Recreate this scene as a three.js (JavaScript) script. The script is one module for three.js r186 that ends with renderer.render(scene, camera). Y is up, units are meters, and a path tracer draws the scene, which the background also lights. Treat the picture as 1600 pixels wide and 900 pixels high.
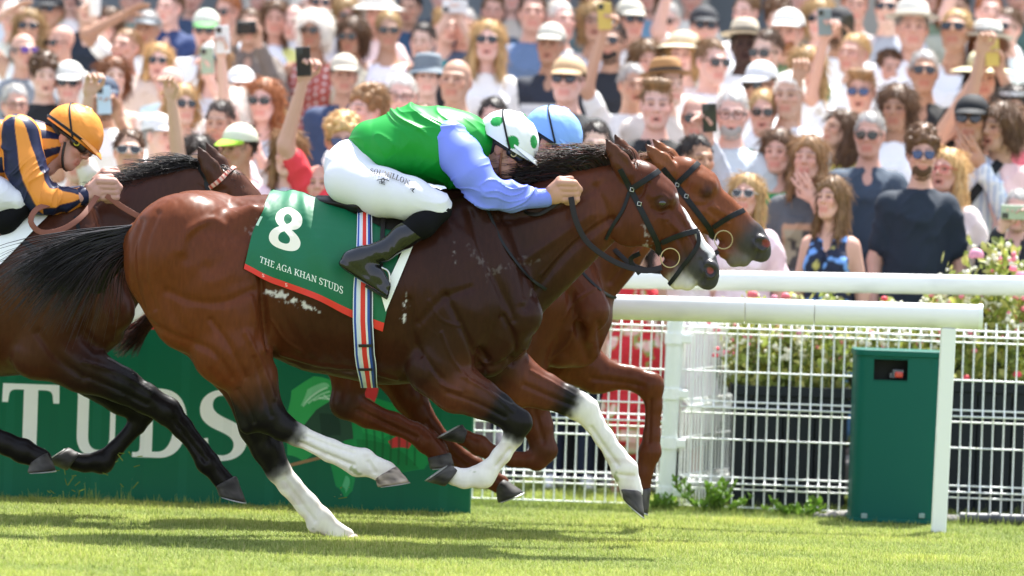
import * as THREE from 'three';
import { mergeGeometries } from 'three/addons/utils/BufferGeometryUtils.js';
import { RoundedBoxGeometry } from 'three/addons/geometries/RoundedBoxGeometry.js';

// ---------------------------------------------------------------- camera, sky, sun, exposure
const W = 1600, H = 900, FPX = 8750, EYE = 1.72, HORIZON = 255;
const scene = new THREE.Scene();
const camera = new THREE.PerspectiveCamera(2 * Math.atan(H / 2 / FPX) * 180 / Math.PI, W / H, 0.5, 400);
camera.rotation.order = 'YXZ';
camera.position.set(0, EYE, 25);
camera.rotation.set(-Math.atan((H / 2 - HORIZON) / FPX), 0, 0.035);
camera.focus = 24.9;
camera.userData.fStop = 1.95;
scene.add(camera);
camera.updateMatrixWorld(true);

const SUN = new THREE.Vector3(0.3, 1.5, -0.72).normalize();
{ // summer haze: pale towards the horizon, a soft glow round the sun
  const w = 512, h = 256, d = new Float32Array(w * h * 4);
  for (let j = 0; j < h; j++) for (let i = 0; i < w; i++) {
    const e = ((j + 0.5) / h - 0.5) * Math.PI, a = ((i + 0.5) / w - 0.5) * 2 * Math.PI, dx = Math.cos(a) * Math.cos(e), dy = Math.sin(e), dz = Math.sin(a) * Math.cos(e);
    const t = Math.pow(Math.max(0, dy), 0.55), g = Math.max(0, dx * SUN.x + dy * SUN.y + dz * SUN.z), glow = 0.35 * Math.pow(g, 6) + 0.9 * Math.pow(g, 40);
    const hor = [0.62, 0.64, 0.68], zen = [0.28, 0.35, 0.52], gr = [0.16, 0.18, 0.1];
    for (let c = 0; c < 3; c++) d[(j * w + i) * 4 + c] = dy < 0 ? gr[c] : hor[c] + (zen[c] - hor[c]) * t + glow * [1, 0.95, 0.86][c];
    d[(j * w + i) * 4 + 3] = 1;
  }
  const t = new THREE.DataTexture(d, w, h, THREE.RGBAFormat, THREE.FloatType);
  t.mapping = THREE.EquirectangularReflectionMapping; t.magFilter = THREE.LinearFilter; t.needsUpdate = true;
  scene.background = t; scene.environment = t;
}
const sun = new THREE.DirectionalLight(new THREE.Color(1, 0.975, 0.92), 5);
sun.name = 'sun';
sun.position.copy(SUN).multiplyScalar(40);
sun.castShadow = true;
sun.shadow.mapSize.set(4096, 4096);
Object.assign(sun.shadow.camera, { left: -9, right: 9, top: 12, bottom: -12, near: 1, far: 90 });
scene.add(sun, sun.target);
const renderer = new THREE.WebGLRenderer({ antialias: true });
renderer.setSize(W, H);
renderer.toneMapping = THREE.LinearToneMapping;
renderer.toneMappingExposure = 2.85;
renderer.shadowMap.enabled = true;

// ---------------------------------------------------------------- helpers
const V = (x, y, z) => new THREE.Vector3(x, y, z);
const clamp = (x, a = 0, b = 1) => Math.min(b, Math.max(a, x));
const mix = (a, b, t) => a + (b - a) * t;
const sstep = (a, b, x) => { const t = clamp((x - a) / (b - a)); return t * t * (3 - 2 * t); };
function RNG(seed) { let s = seed >>> 0; return () => { s = (s + 0x6d2b79f5) >>> 0; let t = Math.imul(s ^ (s >>> 15), 1 | s); t = (t + Math.imul(t ^ (t >>> 7), 61 | t)) ^ t; return ((t ^ (t >>> 14)) >>> 0) / 4294967296; }; }
const hash3 = (x, y, z) => { let h = Math.imul(x, 374761393) ^ Math.imul(y, 668265263) ^ Math.imul(z, 2147483647 - 1274126177); h = Math.imul(h ^ (h >>> 13), 1274126177); return ((h ^ (h >>> 16)) >>> 0) / 4294967296; };
function noise(x, y, z) {
  const i = Math.floor(x), j = Math.floor(y), k = Math.floor(z), f = x - i, g = y - j, h = z - k;
  const a = f * f * (3 - 2 * f), b = g * g * (3 - 2 * g), c = h * h * (3 - 2 * h);
  const L = (p, q, t) => p + (q - p) * t;
  return L(L(L(hash3(i, j, k), hash3(i + 1, j, k), a), L(hash3(i, j + 1, k), hash3(i + 1, j + 1, k), a), b), L(L(hash3(i, j, k + 1), hash3(i + 1, j, k + 1), a), L(hash3(i, j + 1, k + 1), hash3(i + 1, j + 1, k + 1), a), b), c) * 2 - 1;
}
const fbm = (x, y, z, o = 3) => { let s = 0, a = 0.5; for (let i = 0; i < o; i++) { s += a * noise(x, y, z); x = x * 2.03 + 7.1; y = y * 2.03 + 3.7; z = z * 2.03 + 1.3; a *= 0.5; } return s; };
const lin = (c) => { const k = new THREE.Color(c); return [k.r, k.g, k.b]; };
const c3 = (c) => (typeof c === 'number' || typeof c === 'string' ? lin(c) : c);

// a pixel of the photograph and a plane z = const give a point; SC(z) is how many photograph pixels a metre there takes
const _o = camera.position.clone(), _m = camera.matrixWorld;
function at(u, v, z = 0) {
  const d = V((u - W / 2) / FPX, -(v - H / 2) / FPX, -1).applyMatrix4(_m).sub(_o);
  return _o.clone().addScaledVector(d, (z - _o.z) / d.z);
}
const SC = (z) => FPX / (25 - z);
const px = (p) => { const q = p.clone().project(camera); return [(q.x + 1) / 2 * W, (1 - q.y) / 2 * H]; };
camera.aspect = W / H; camera.updateProjectionMatrix();

const used = new Map();
function numbered(n) { const k = used.get(n) ?? 0; used.set(n, k + 1); return k ? n + '_' + String(k).padStart(3, '0') : n; }
function thing(name, label, category, base = V(0, 0, 0), group) {
  const g = new THREE.Group(); g.name = numbered(name); g.position.copy(base); g.userData = { label, category };
  if (group) g.userData.group = group;
  g.userData0 = base; scene.add(g); return g;
}
// a mesh given in world coordinates becomes a part of a thing (or of a part)
function originOf(o) { let p = V(0, 0, 0); for (let q = o; q && q !== scene; q = q.parent) p.add(q.position); return p; }
function part(name, geo, mat, parent) {
  const m = new THREE.Mesh(geo, mat); m.name = name; m.castShadow = m.receiveShadow = true;
  if (parent) { const o = originOf(parent); geo.translate(-o.x, -o.y, -o.z); parent.add(m); }
  return m;
}
function struct(name, geo, mat) { const m = part(name, geo, mat); m.userData.kind = 'structure'; scene.add(m); return m; }
function std(color, rough = 0.7, o = {}) { const { spec, ...r } = o; const m = new THREE.MeshPhysicalMaterial({ roughness: rough, ...r }); m.color.setRGB(...c3(color)); if (spec !== undefined) m.specularIntensity = spec; return m; }
const VC = (rough, o = {}) => std([1, 1, 1], rough, { vertexColors: true, ...o });
function paint(geo, fn) { // vertex colours from positions
  const p = geo.attributes.position, n = geo.attributes.normal, c = new Float32Array(p.count * 3);
  for (let i = 0; i < p.count; i++) c.set(fn(p.getX(i), p.getY(i), p.getZ(i), n?.getX(i), n?.getY(i), n?.getZ(i)), i * 3);
  geo.setAttribute('color', new THREE.BufferAttribute(c, 3)); return geo;
}
const flat = (geo, col) => { const k = c3(col); return paint(geo, () => k); };
function bare(g) { const q = g.index ? g.toNonIndexed() : g; for (const k of Object.keys(q.attributes)) if (!['position', 'normal', 'color'].includes(k)) q.deleteAttribute(k); return q; }
const merge = (list) => mergeGeometries(list.map(bare));
function canvasTex(w, h, draw) {
  const c = document.createElement('canvas'); c.width = w; c.height = h; draw(c.getContext('2d'), w, h);
  const t = new THREE.CanvasTexture(c); t.colorSpace = THREE.SRGBColorSpace; t.anisotropy = 4; return t;
}
function box(w, h, d, x, y, z, r = 0.004) { return new RoundedBoxGeometry(w, h, d, 1, Math.min(r, w / 2.1, h / 2.1, d / 2.1)).translate(x, y, z); }
function rod(a, b, r, r2 = r, n = 8) {
  const d = b.clone().sub(a), g = new THREE.CylinderGeometry(r2, r, d.length(), n, 1);
  g.applyQuaternion(new THREE.Quaternion().setFromUnitVectors(V(0, 1, 0), d.clone().normalize())); g.translate((a.x + b.x) / 2, (a.y + b.y) / 2, (a.z + b.z) / 2); return g;
}
function tube(pts, r, n = 8, seg) { return new THREE.TubeGeometry(new THREE.CatmullRomCurve3(pts), seg ?? pts.length * 6, r, n); }

// ---------------------------------------------------------------- bodies: bones joined by a smooth minimum, meshed with surface nets
const smin = (a, b, k) => { const h = Math.max(k - Math.abs(a - b), 0) / k; return Math.min(a, b) - h * h * k / 4; };
class Field {
  constructor() { this.P = []; }
  cap(a, ra, b, rb, o = {}) {
    const zs = o.zs ?? 1;
    this.P.push({ t: 0, a: a.toArray(), ra, rb, e: [b.x - a.x, b.y - a.y, b.z - a.z], zs, k: o.k ?? 0.03, sub: o.sub, c0: o.c ? c3(o.c) : null, c1: o.c1 ? c3(o.c1) : o.c ? c3(o.c) : null });
    const q = this.P.at(-1), [x, y, z] = q.e; q.ll = Math.max(1e-9, x * x + y * y + z * z / zs / zs);
    q.lo = [0, 1, 2].map((i) => Math.min(q.a[i] - ra * (i === 2 ? zs : 1), q.a[i] + q.e[i] - rb * (i === 2 ? zs : 1)));
    q.hi = [0, 1, 2].map((i) => Math.max(q.a[i] + ra * (i === 2 ? zs : 1), q.a[i] + q.e[i] + rb * (i === 2 ? zs : 1)));
    return this;
  }
  ell(c, r, o = {}) {
    const q = o.q ? o.q.clone().invert() : null, R = q ? Math.max(...r) : 0;
    this.P.push({ t: 1, a: c.toArray(), r, q, m: Math.min(...r), k: o.k ?? 0.03, sub: o.sub, c0: o.c ? c3(o.c) : null, c1: o.c ? c3(o.c) : null });
    const p = this.P.at(-1);
    p.lo = p.a.map((x, i) => x - (R || r[i])); p.hi = p.a.map((x, i) => x + (R || r[i])); return this;
  }
  d1(p, x, y, z) {
    x -= p.a[0]; y -= p.a[1]; z -= p.a[2];
    if (p.t === 0) {
      z /= p.zs; const [ex, ey] = p.e, ez = p.e[2] / p.zs;
      let t = (x * ex + y * ey + z * ez) / p.ll; t = t < 0 ? 0 : t > 1 ? 1 : t; p.tt = t;
      x -= ex * t; y -= ey * t; z -= ez * t;
      return Math.sqrt(x * x + y * y + z * z) - (p.ra + (p.rb - p.ra) * t);
    }
    if (p.q) { const v = _v.set(x, y, z).applyQuaternion(p.q); x = v.x; y = v.y; z = v.z; }
    p.tt = 0;
    const [a, b, c] = p.r, u = x / a, v = y / b, w = z / c, k0 = Math.sqrt(u * u + v * v + w * w), k1 = Math.sqrt(u * u / a / a + v * v / b / b + w * w / c / c);
    return k1 < 1e-6 ? -p.m : k0 * (k0 - 1) / k1;
  }
  ev(x, y, z, L = this.P) {
    let d = 1e3;
    for (let i = 0; i < L.length; i++) { const p = L[i], q = this.d1(p, x, y, z); d = p.sub ? -smin(-d, q, p.k) : smin(d, q, p.k); }
    return d;
  }
  grad(x, y, z, L = this.P, e = 0.002) {
    const n = V(this.ev(x + e, y, z, L) - this.ev(x - e, y, z, L), this.ev(x, y + e, z, L) - this.ev(x, y - e, z, L), this.ev(x, y, z + e, L) - this.ev(x, y, z - e, L));
    return n.normalize();
  }
  color(x, y, z, L = this.P, soft = 0.008) {
    let m = 1e3; const ds = [];
    for (const p of L) { if (p.sub || !p.c0) continue; const d = this.d1(p, x, y, z); ds.push([d, p, p.tt]); if (d < m) m = d; }
    let r = 0, g = 0, b = 0, w = 0;
    for (const [d, p, t] of ds) { const k = Math.exp(-(d - m) / soft); if (k < 0.01) continue; r += k * mix(p.c0[0], p.c1[0], t); g += k * mix(p.c0[1], p.c1[1], t); b += k * mix(p.c0[2], p.c1[2], t); w += k; }
    return w ? [r / w, g / w, b / w] : [0.5, 0.5, 0.5];
  }
  // where the ray through a pixel meets the surface, seen from the track side
  hit(u, v, z0, z1) {
    let z = z0, best = 1e3, bp = null;
    for (let i = 0; i < 220 && z > z1; i++) {
      const p = at(u, v, z), d = this.ev(p.x, p.y, p.z);
      if (d < best) { best = d; bp = p; }
      if (d < 0.0012) return { p, n: this.grad(p.x, p.y, p.z), ok: true };
      z -= Math.max(d * 0.42, 0.0012);
    }
    return { p: bp, n: this.grad(bp.x, bp.y, bp.z), ok: false, d: best };
  }
  mesh(h, o = {}) {
    const pos = this.P.filter((p) => !p.sub), lo = [0, 1, 2].map((i) => Math.min(...pos.map((p) => p.lo[i])) - 3 * h - 0.01), hi = [0, 1, 2].map((i) => Math.max(...pos.map((p) => p.hi[i])) + 3 * h + 0.01);
    const B = 8, nb = [0, 1, 2].map((i) => Math.ceil((hi[i] - lo[i]) / h / B)), n = nb.map((b) => b * B + 1), [nx, ny, nz] = n;
    const val = new Float32Array(nx * ny * nz).fill(9), vid = new Int32Array(nx * ny * nz).fill(-1), R = B * h * 0.87, act = [];
    for (let bk = 0; bk < nb[2]; bk++) for (let bj = 0; bj < nb[1]; bj++) for (let bi = 0; bi < nb[0]; bi++) {
      const cx = lo[0] + (bi + 0.5) * B * h, cy = lo[1] + (bj + 0.5) * B * h, cz = lo[2] + (bk + 0.5) * B * h;
      const d = this.ev(cx, cy, cz);
      if (Math.abs(d) > R * 2.2 + 0.01) { if (d < 0) for (let k = 0; k < B; k++) for (let j = 0; j < B; j++) for (let i = 0; i < B; i++) val[bi * B + i + nx * (bj * B + j + ny * (bk * B + k))] = -9; continue; }
      const L = this.P.filter((p) => this.d1(p, cx, cy, cz) < Math.max(d, 0) + R * 4 + p.k);
      act.push([bi, bj, bk, L]);
      for (let k = 0; k <= B; k++) for (let j = 0; j <= B; j++) for (let i = 0; i <= B; i++) {
        const X = bi * B + i, Y = bj * B + j, Z = bk * B + k;
        val[X + nx * (Y + ny * Z)] = this.ev(lo[0] + X * h, lo[1] + Y * h, lo[2] + Z * h, L);
      }
    }
    const P = [], N = [], C = [], I = [], E = [[0, 1], [2, 3], [4, 5], [6, 7], [0, 2], [1, 3], [4, 6], [5, 7], [0, 4], [1, 5], [2, 6], [3, 7]], f = new Float64Array(8), sx = 1, sy = nx, sz = nx * ny;
    const noCol = o.color === false;
    for (const [bi, bj, bk, L] of act) for (let k = 0; k < B; k++) for (let j = 0; j < B; j++) for (let i = 0; i < B; i++) {
      const X = bi * B + i, Y = bj * B + j, Z = bk * B + k, at0 = X + nx * (Y + ny * Z);
      let mask = 0;
      for (let c = 0; c < 8; c++) { f[c] = val[at0 + (c & 1) * sx + ((c >> 1) & 1) * sy + (c >> 2) * sz]; if (f[c] < 0) mask |= 1 << c; }
      if (mask === 0 || mask === 255) continue;
      let x = 0, y = 0, z = 0, m = 0;
      for (const [a, b] of E) if ((f[a] < 0) !== (f[b] < 0)) { const t = f[a] / (f[a] - f[b]); x += mix(a & 1, b & 1, t); y += mix((a >> 1) & 1, (b >> 1) & 1, t); z += mix(a >> 2, b >> 2, t); m++; }
      const wx = lo[0] + (X + x / m) * h, wy = lo[1] + (Y + y / m) * h, wz = lo[2] + (Z + z / m) * h;
      vid[at0] = P.length / 3;
      const g = this.grad(wx, wy, wz, L, h * 0.4);
      let qx = wx, qy = wy, qz = wz;
      if (o.disp) { const s = o.disp(wx, wy, wz, g); qx += g.x * s; qy += g.y * s; qz += g.z * s; }
      P.push(qx, qy, qz); N.push(g.x, g.y, g.z);
      if (!noCol) {
        let jx = 0, jy = 0; if (o.rag) { jx = o.rag * fbm(wx * 45, wy * 45, wz * 45, 2); jy = o.rag * fbm(wx * 45 + 9, wy * 20, wz * 45, 2); }
        let c = this.color(wx + jx, wy + jy, wz, L, typeof o.soft === 'function' ? o.soft(wx, wy, wz) : o.soft ?? 0.008); if (o.tint) c = o.tint(c, wx, wy, wz, g); C.push(c[0], c[1], c[2]);
      }
    }
    for (const [bi, bj, bk] of act) for (let k = 0; k < B; k++) for (let j = 0; j < B; j++) for (let i = 0; i < B; i++) {
      const X = bi * B + i, Y = bj * B + j, Z = bk * B + k, a = X + nx * (Y + ny * Z); if (!X || !Y || !Z) continue;
      const s = val[a] < 0;
      const q = (b, c, d, e, flip) => { const A = vid[b], Bq = vid[c], Cq = vid[d], D = vid[e]; if (A < 0 || Bq < 0 || Cq < 0 || D < 0) return; flip ? I.push(A, Cq, Bq, A, D, Cq) : I.push(A, Bq, Cq, A, Cq, D); };
      if (s !== (val[a + sx] < 0)) q(a, a - sy, a - sy - sz, a - sz, !s);
      if (s !== (val[a + sy] < 0)) q(a, a - sz, a - sz - sx, a - sx, !s);
      if (s !== (val[a + sz] < 0)) q(a, a - sx, a - sx - sy, a - sy, !s);
    }
    const g = new THREE.BufferGeometry();
    g.setAttribute('position', new THREE.Float32BufferAttribute(P, 3)); g.setAttribute('normal', new THREE.Float32BufferAttribute(N, 3));
    if (!noCol) g.setAttribute('color', new THREE.Float32BufferAttribute(C, 3));
    g.setIndex(I);
    if (o.disp) g.computeVertexNormals();
    return g;
  }
}
const _v = V(0, 0, 0);

// curve through pixels: [u, v, ...rest] resampled every `step` pixels
function resample(pts, step) {
  const dim = pts[0].length, c = new THREE.CatmullRomCurve3(pts.map((p) => V(p[0], p[1], p[2] ?? 0)), false, 'centripetal'), n = Math.max(2, Math.ceil(c.getLength() / step)), out = [];
  for (let i = 0; i <= n; i++) { const q = c.getPointAt(i / n); out.push(dim > 2 ? [q.x, q.y, q.z] : [q.x, q.y]); } return out;
}
// a ribbon of rectangular section along points with normals
function ribbon(P, Nn, w, t, colFn) {
  const n = P.length, pos = [], idx = [], col = [];
  const ring = 6, across = [[-1, 0], [-0.9, 1], [0.9, 1], [1, 0], [0.9, -1], [-0.9, -1]];
  for (let i = 0; i < n; i++) {
    const T = P[Math.min(n - 1, i + 1)].clone().sub(P[Math.max(0, i - 1)]).normalize(), S = T.clone().cross(Nn[i]).normalize(), wi = typeof w === 'function' ? w(i / (n - 1)) : w;
    for (const [a, b] of across) { const q = P[i].clone().addScaledVector(S, a * wi / 2).addScaledVector(Nn[i], b * t / 2); pos.push(q.x, q.y, q.z); if (colFn) col.push(...colFn(i / (n - 1), a)); }
  }
  for (let i = 0; i < n - 1; i++) for (let j = 0; j < ring; j++) { const a = i * ring + j, b = i * ring + (j + 1) % ring; idx.push(a, b, a + ring, b, b + ring, a + ring); }
  for (const [o, r] of [[0, 1], [(n - 1) * ring, 0]]) for (let j = 1; j < ring - 1; j++) r ? idx.push(o, o + j + 1, o + j) : idx.push(o, o + j, o + j + 1);
  const g = new THREE.BufferGeometry(); g.setAttribute('position', new THREE.Float32BufferAttribute(pos, 3)); if (colFn) g.setAttribute('color', new THREE.Float32BufferAttribute(col, 3)); g.setIndex(idx); g.computeVertexNormals(); return g;
}
// a strap lying on a body along pixels
function strap(F, pts, wpx, zc, o = {}) {
  const s = SC(zc), P = [], N = [];
  for (const [u, v] of resample(pts, o.step ?? 5)) { const h = F.hit(u, v, zc + 0.55, zc - 0.6); if (!h.ok && h.d > 0.04) continue; N.push(h.n); P.push(h.p.clone().addScaledVector(h.n, (o.off ?? 0.003) + (h.ok ? 0 : -h.d))); }
  for (let r = 0; r < 2; r++) for (let i = 1; i < P.length - 1; i++) { P[i].lerp(P[i - 1].clone().add(P[i + 1]).multiplyScalar(0.5), 0.4); N[i].lerp(N[i - 1].clone().add(N[i + 1]), 0.3).normalize(); }
  return ribbon(P, N, typeof wpx === 'function' ? (t) => wpx(t) / s : wpx / s, o.t ?? 0.004, o.col);
}
// a sheet lying on a body: map(s, t) gives the pixel
function sheet(F, map, nu, nv, zc, off, o = {}) {
  const pos = [], uv = [], idx = [];
  for (let j = 0; j <= nv; j++) for (let i = 0; i <= nu; i++) {
    const s = i / nu, t = j / nv, [u, v] = map(s, t), h = F.hit(u, v, zc + 0.6, o.deep ?? zc - 0.02), q = h.p.clone().addScaledVector(h.n, off + (o.wrinkle ? o.wrinkle(s, t) : 0));
    pos.push(q.x, q.y, q.z); uv.push(s, 1 - t);
  }
  for (let j = 0; j < nv; j++) for (let i = 0; i < nu; i++) { const a = j * (nu + 1) + i, b = a + 1, c = a + nu + 1, d = c + 1; idx.push(a, c, b, b, c, d); }
  const g = new THREE.BufferGeometry(); g.setAttribute('position', new THREE.Float32BufferAttribute(pos, 3)); g.setAttribute('uv', new THREE.Float32BufferAttribute(uv, 2)); g.setIndex(idx); g.computeVertexNormals(); return g;
}
// hair: thin three-sided tapering strands, one geometry
function strands(list) {
  const pos = [], nor = [], col = [], idx = [];
  for (const { pts, r0, r1 = r0 * 0.3, c } of list) {
    const n = pts.length, base = pos.length / 3;
    for (let i = 0; i < n; i++) {
      const T = pts[Math.min(n - 1, i + 1)].clone().sub(pts[Math.max(0, i - 1)]).normalize(), A = T.clone().cross(V(0.13, 0.2, 1)).normalize(), Bv = T.clone().cross(A), r = mix(r0, r1, i / (n - 1));
      for (let j = 0; j < 3; j++) { const a = j * 2.0944 + 0.5, d = A.clone().multiplyScalar(Math.cos(a)).addScaledVector(Bv, Math.sin(a)), q = pts[i].clone().addScaledVector(d, r); pos.push(q.x, q.y, q.z); nor.push(d.x, d.y, d.z); col.push(c[0], c[1], c[2]); }
    }
    for (let i = 0; i < n - 1; i++) for (let j = 0; j < 3; j++) { const a = base + i * 3 + j, b = base + i * 3 + (j + 1) % 3; idx.push(a, b, a + 3, b, b + 3, a + 3); }
  }
  const g = new THREE.BufferGeometry(); g.setAttribute('position', new THREE.Float32BufferAttribute(pos, 3)); g.setAttribute('normal', new THREE.Float32BufferAttribute(nor, 3)); g.setAttribute('color', new THREE.Float32BufferAttribute(col, 3)); g.setIndex(idx); return g;
}
const DZ0 = -0.9;
const M = {
  white: std('#f2f4f0', 0.35), whiteDull: std('#e9ede6', 0.5), steel: std([0.55, 0.55, 0.53], 0.3, { metalness: 0.9 }), brass: std([0.5, 0.4, 0.22], 0.3, { metalness: 0.9 }),
  strapBlack: std([0.009, 0.01, 0.011], 0.45, { specularIntensity: 0.45 }), leather: std([0.012, 0.009, 0.008], 0.42, { specularIntensity: 0.5 }), rubber: std([0.02, 0.02, 0.02], 0.6), brownRein: std([0.2, 0.06, 0.025], 0.55),
};
// ---------------------------------------------------------------- ground, running rail, fence, hoarding, bin, planters, terrace
const rg = RNG(5);
{
  const g = new THREE.PlaneGeometry(90, 90, 90, 90).rotateX(-Math.PI / 2);
  struct('ground', paint(g, (x, y, z) => { const n = fbm(x * 0.9, z * 1.3, 0.5, 3); return [0.13 + 0.04 * n, 0.165 + 0.05 * n, 0.05]; }), VC(0.95, { specularIntensity: 0.2 }));
  // the turf: tufts of blades, thousands of them
  const blade = (r, h, lean, w, a) => { const p = [], d = V(Math.cos(a), 0, Math.sin(a)), s = V(-d.z, 0, d.x); for (let i = 0; i <= 3; i++) { const t = i / 3, c = d.clone().multiplyScalar(lean * t * t + 0.012 * r); c.y = h * t * (1 - 0.25 * t * lean / h); const ww = w * (1 - t * 0.85); p.push(c.clone().addScaledVector(s, ww), c.clone().addScaledVector(s, -ww)); } return p; };
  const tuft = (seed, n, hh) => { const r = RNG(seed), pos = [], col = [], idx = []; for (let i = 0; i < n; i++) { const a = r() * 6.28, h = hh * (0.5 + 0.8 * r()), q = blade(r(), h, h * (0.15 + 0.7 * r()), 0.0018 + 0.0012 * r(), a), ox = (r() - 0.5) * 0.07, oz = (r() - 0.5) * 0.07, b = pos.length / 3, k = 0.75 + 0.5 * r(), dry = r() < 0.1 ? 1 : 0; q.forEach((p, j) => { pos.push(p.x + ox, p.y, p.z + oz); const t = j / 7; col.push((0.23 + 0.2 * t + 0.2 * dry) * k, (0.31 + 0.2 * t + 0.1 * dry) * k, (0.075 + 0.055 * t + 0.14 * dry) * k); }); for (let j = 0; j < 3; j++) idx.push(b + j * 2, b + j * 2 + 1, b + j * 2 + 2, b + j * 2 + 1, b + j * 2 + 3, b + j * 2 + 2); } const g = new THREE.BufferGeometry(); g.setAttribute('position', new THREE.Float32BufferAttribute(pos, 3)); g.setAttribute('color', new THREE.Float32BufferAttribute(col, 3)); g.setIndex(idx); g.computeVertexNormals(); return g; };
  const gm = VC(0.75, { transmission: 0.5, thickness: 0, side: THREE.DoubleSide, specularIntensity: 0.35 });
  const lay = (name, seed, n, hh, per, x0, x1, z0, z1, keep) => {
    const r = RNG(seed), im = new THREE.InstancedMesh(tuft(seed + 1, per, hh), gm, n), m = new THREE.Matrix4(), q = new THREE.Quaternion(), up = V(0, 1, 0), c = new THREE.Color(); let k = 0;
    for (let i = 0; i < n * 4 && k < n; i++) { const x = mix(x0, x1, r()), z = mix(z0, z1, r()), d = 0.5 + 0.5 * fbm(x * 1.6, z * 2.2, 2, 3); if (keep && !keep(x, z, r)) continue; const s = 0.4 + 0.9 * d * d + 0.35 * r() + (r() < 0.03 ? 0.7 : 0); m.compose(V(x, 0, z), q.setFromAxisAngle(up, r() * 6.28), V(1, s, 1)); im.setMatrixAt(k, m); const t = 0.6 + 0.75 * d + 0.15 * (r() - 0.5); im.setColorAt(k++, c.setRGB(t * (1.0 + 0.25 * (d - 0.4)), t, t * 0.9)); }
    im.count = k; im.name = name; im.castShadow = im.receiveShadow = true; return im;
  };
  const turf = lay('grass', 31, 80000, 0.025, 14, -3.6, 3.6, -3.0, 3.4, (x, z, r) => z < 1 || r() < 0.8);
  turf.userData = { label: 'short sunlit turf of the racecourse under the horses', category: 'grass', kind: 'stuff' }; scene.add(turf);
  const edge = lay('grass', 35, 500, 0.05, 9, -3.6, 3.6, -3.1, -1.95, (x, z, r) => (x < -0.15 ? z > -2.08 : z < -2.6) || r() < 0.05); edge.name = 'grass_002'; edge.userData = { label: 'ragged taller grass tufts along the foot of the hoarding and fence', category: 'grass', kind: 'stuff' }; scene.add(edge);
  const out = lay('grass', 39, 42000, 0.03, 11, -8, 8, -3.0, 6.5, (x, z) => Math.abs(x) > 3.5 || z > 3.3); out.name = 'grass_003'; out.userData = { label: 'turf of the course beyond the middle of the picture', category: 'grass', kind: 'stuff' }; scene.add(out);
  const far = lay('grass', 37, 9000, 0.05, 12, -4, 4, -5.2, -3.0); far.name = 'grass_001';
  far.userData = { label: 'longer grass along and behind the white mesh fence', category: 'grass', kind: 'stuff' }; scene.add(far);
  // clods kicked up by the hooves
  const rc = RNG(41);
  for (const [u, v, n, sp] of [[100, 770, 26, 34], [190, 735, 10, 30], [535, 765, 6, 12]]) {
    const L = []; for (let i = 0; i < n; i++) { const p = at(u + (rc() - 0.5) * sp * 2, v + (rc() - 0.5) * sp * 2.2, DZ0 + 0.15 * (rc() - 0.5)), b = new THREE.PlaneGeometry(0.004, 0.02 + 0.03 * rc()); b.rotateX(rc() * 3).rotateZ(rc() * 6).translate(p.x, p.y, p.z); L.push(b); }
    const o = part('turf_spray', flat(merge(L), [0.2, 0.26, 0.04]), gm); o.name = numbered('turf_spray'); o.userData = { label: ['spray of torn grass blades flying before the green hoarding letters', 'grass flecks in the air left of the upright hoof', 'few grass flecks hanging behind the white hind sock'][[100, 190, 535].indexOf(u)], category: 'grass', kind: 'stuff' }; scene.add(o);
  }
}
// running rail: an oval white tube in sections on white posts
const railMat = VC(0.38);
function rail(label, pts, zs, rpx, sect, post) {
  const A = at(...pts[0], zs[0]), B = at(...pts[1], zs[1]), r = rpx / SC(zs[1]), t = thing('running_rail', label, 'rail', V(B.x, 0, B.z));
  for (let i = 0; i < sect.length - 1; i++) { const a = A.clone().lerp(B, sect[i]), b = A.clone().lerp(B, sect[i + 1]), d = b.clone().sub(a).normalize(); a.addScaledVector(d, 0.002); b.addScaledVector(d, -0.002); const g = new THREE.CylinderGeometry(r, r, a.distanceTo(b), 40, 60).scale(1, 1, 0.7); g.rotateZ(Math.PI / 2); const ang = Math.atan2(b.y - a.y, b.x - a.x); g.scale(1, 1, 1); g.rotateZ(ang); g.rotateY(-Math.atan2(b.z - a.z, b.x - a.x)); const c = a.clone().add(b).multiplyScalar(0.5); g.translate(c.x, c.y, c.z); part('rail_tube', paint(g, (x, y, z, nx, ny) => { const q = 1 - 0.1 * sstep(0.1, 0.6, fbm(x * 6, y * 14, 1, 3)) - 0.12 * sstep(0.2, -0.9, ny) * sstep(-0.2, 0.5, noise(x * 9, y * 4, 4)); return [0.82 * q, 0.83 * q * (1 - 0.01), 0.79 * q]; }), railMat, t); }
  for (const [top, bot, z, w] of post) { const a = at(...top, z), b = at(...bot, z); const d = b.distanceTo(a); const g = box(w, d, w * 0.7, 0, 0, 0, 0.006); g.rotateZ(-Math.atan2(a.x - b.x, a.y - b.y)); g.translate((a.x + b.x) / 2, (a.y + b.y) / 2, z); part('post', g, M.whiteDull, t); }
  return t;
}
const RLZ = -2.0;
rail('thick white running rail ending at a square post beside the green bin', [[600, 470], [1533, 495.5]], [RLZ, RLZ], 19.5, [0, 0.6038, 0.7203, 1], [[[1482, 513], [1466, 836], RLZ, 0.072]]);
{ const c = at(1533, 495.5, RLZ), g = new THREE.CylinderGeometry(0.0635, 0.0635, 0.02, 40).scale(1, 1, 0.7).rotateZ(Math.PI / 2).translate(c.x - 0.004, c.y, c.z); part('end_cap', g, M.whiteDull, scene.getObjectByName('running_rail')); }
rail('thinner white rail higher up behind the thick rail', [[560, 428], [1700, 449]], [-3.45, -3.35], 15.5, [0, 0.45, 1], []);
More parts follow.
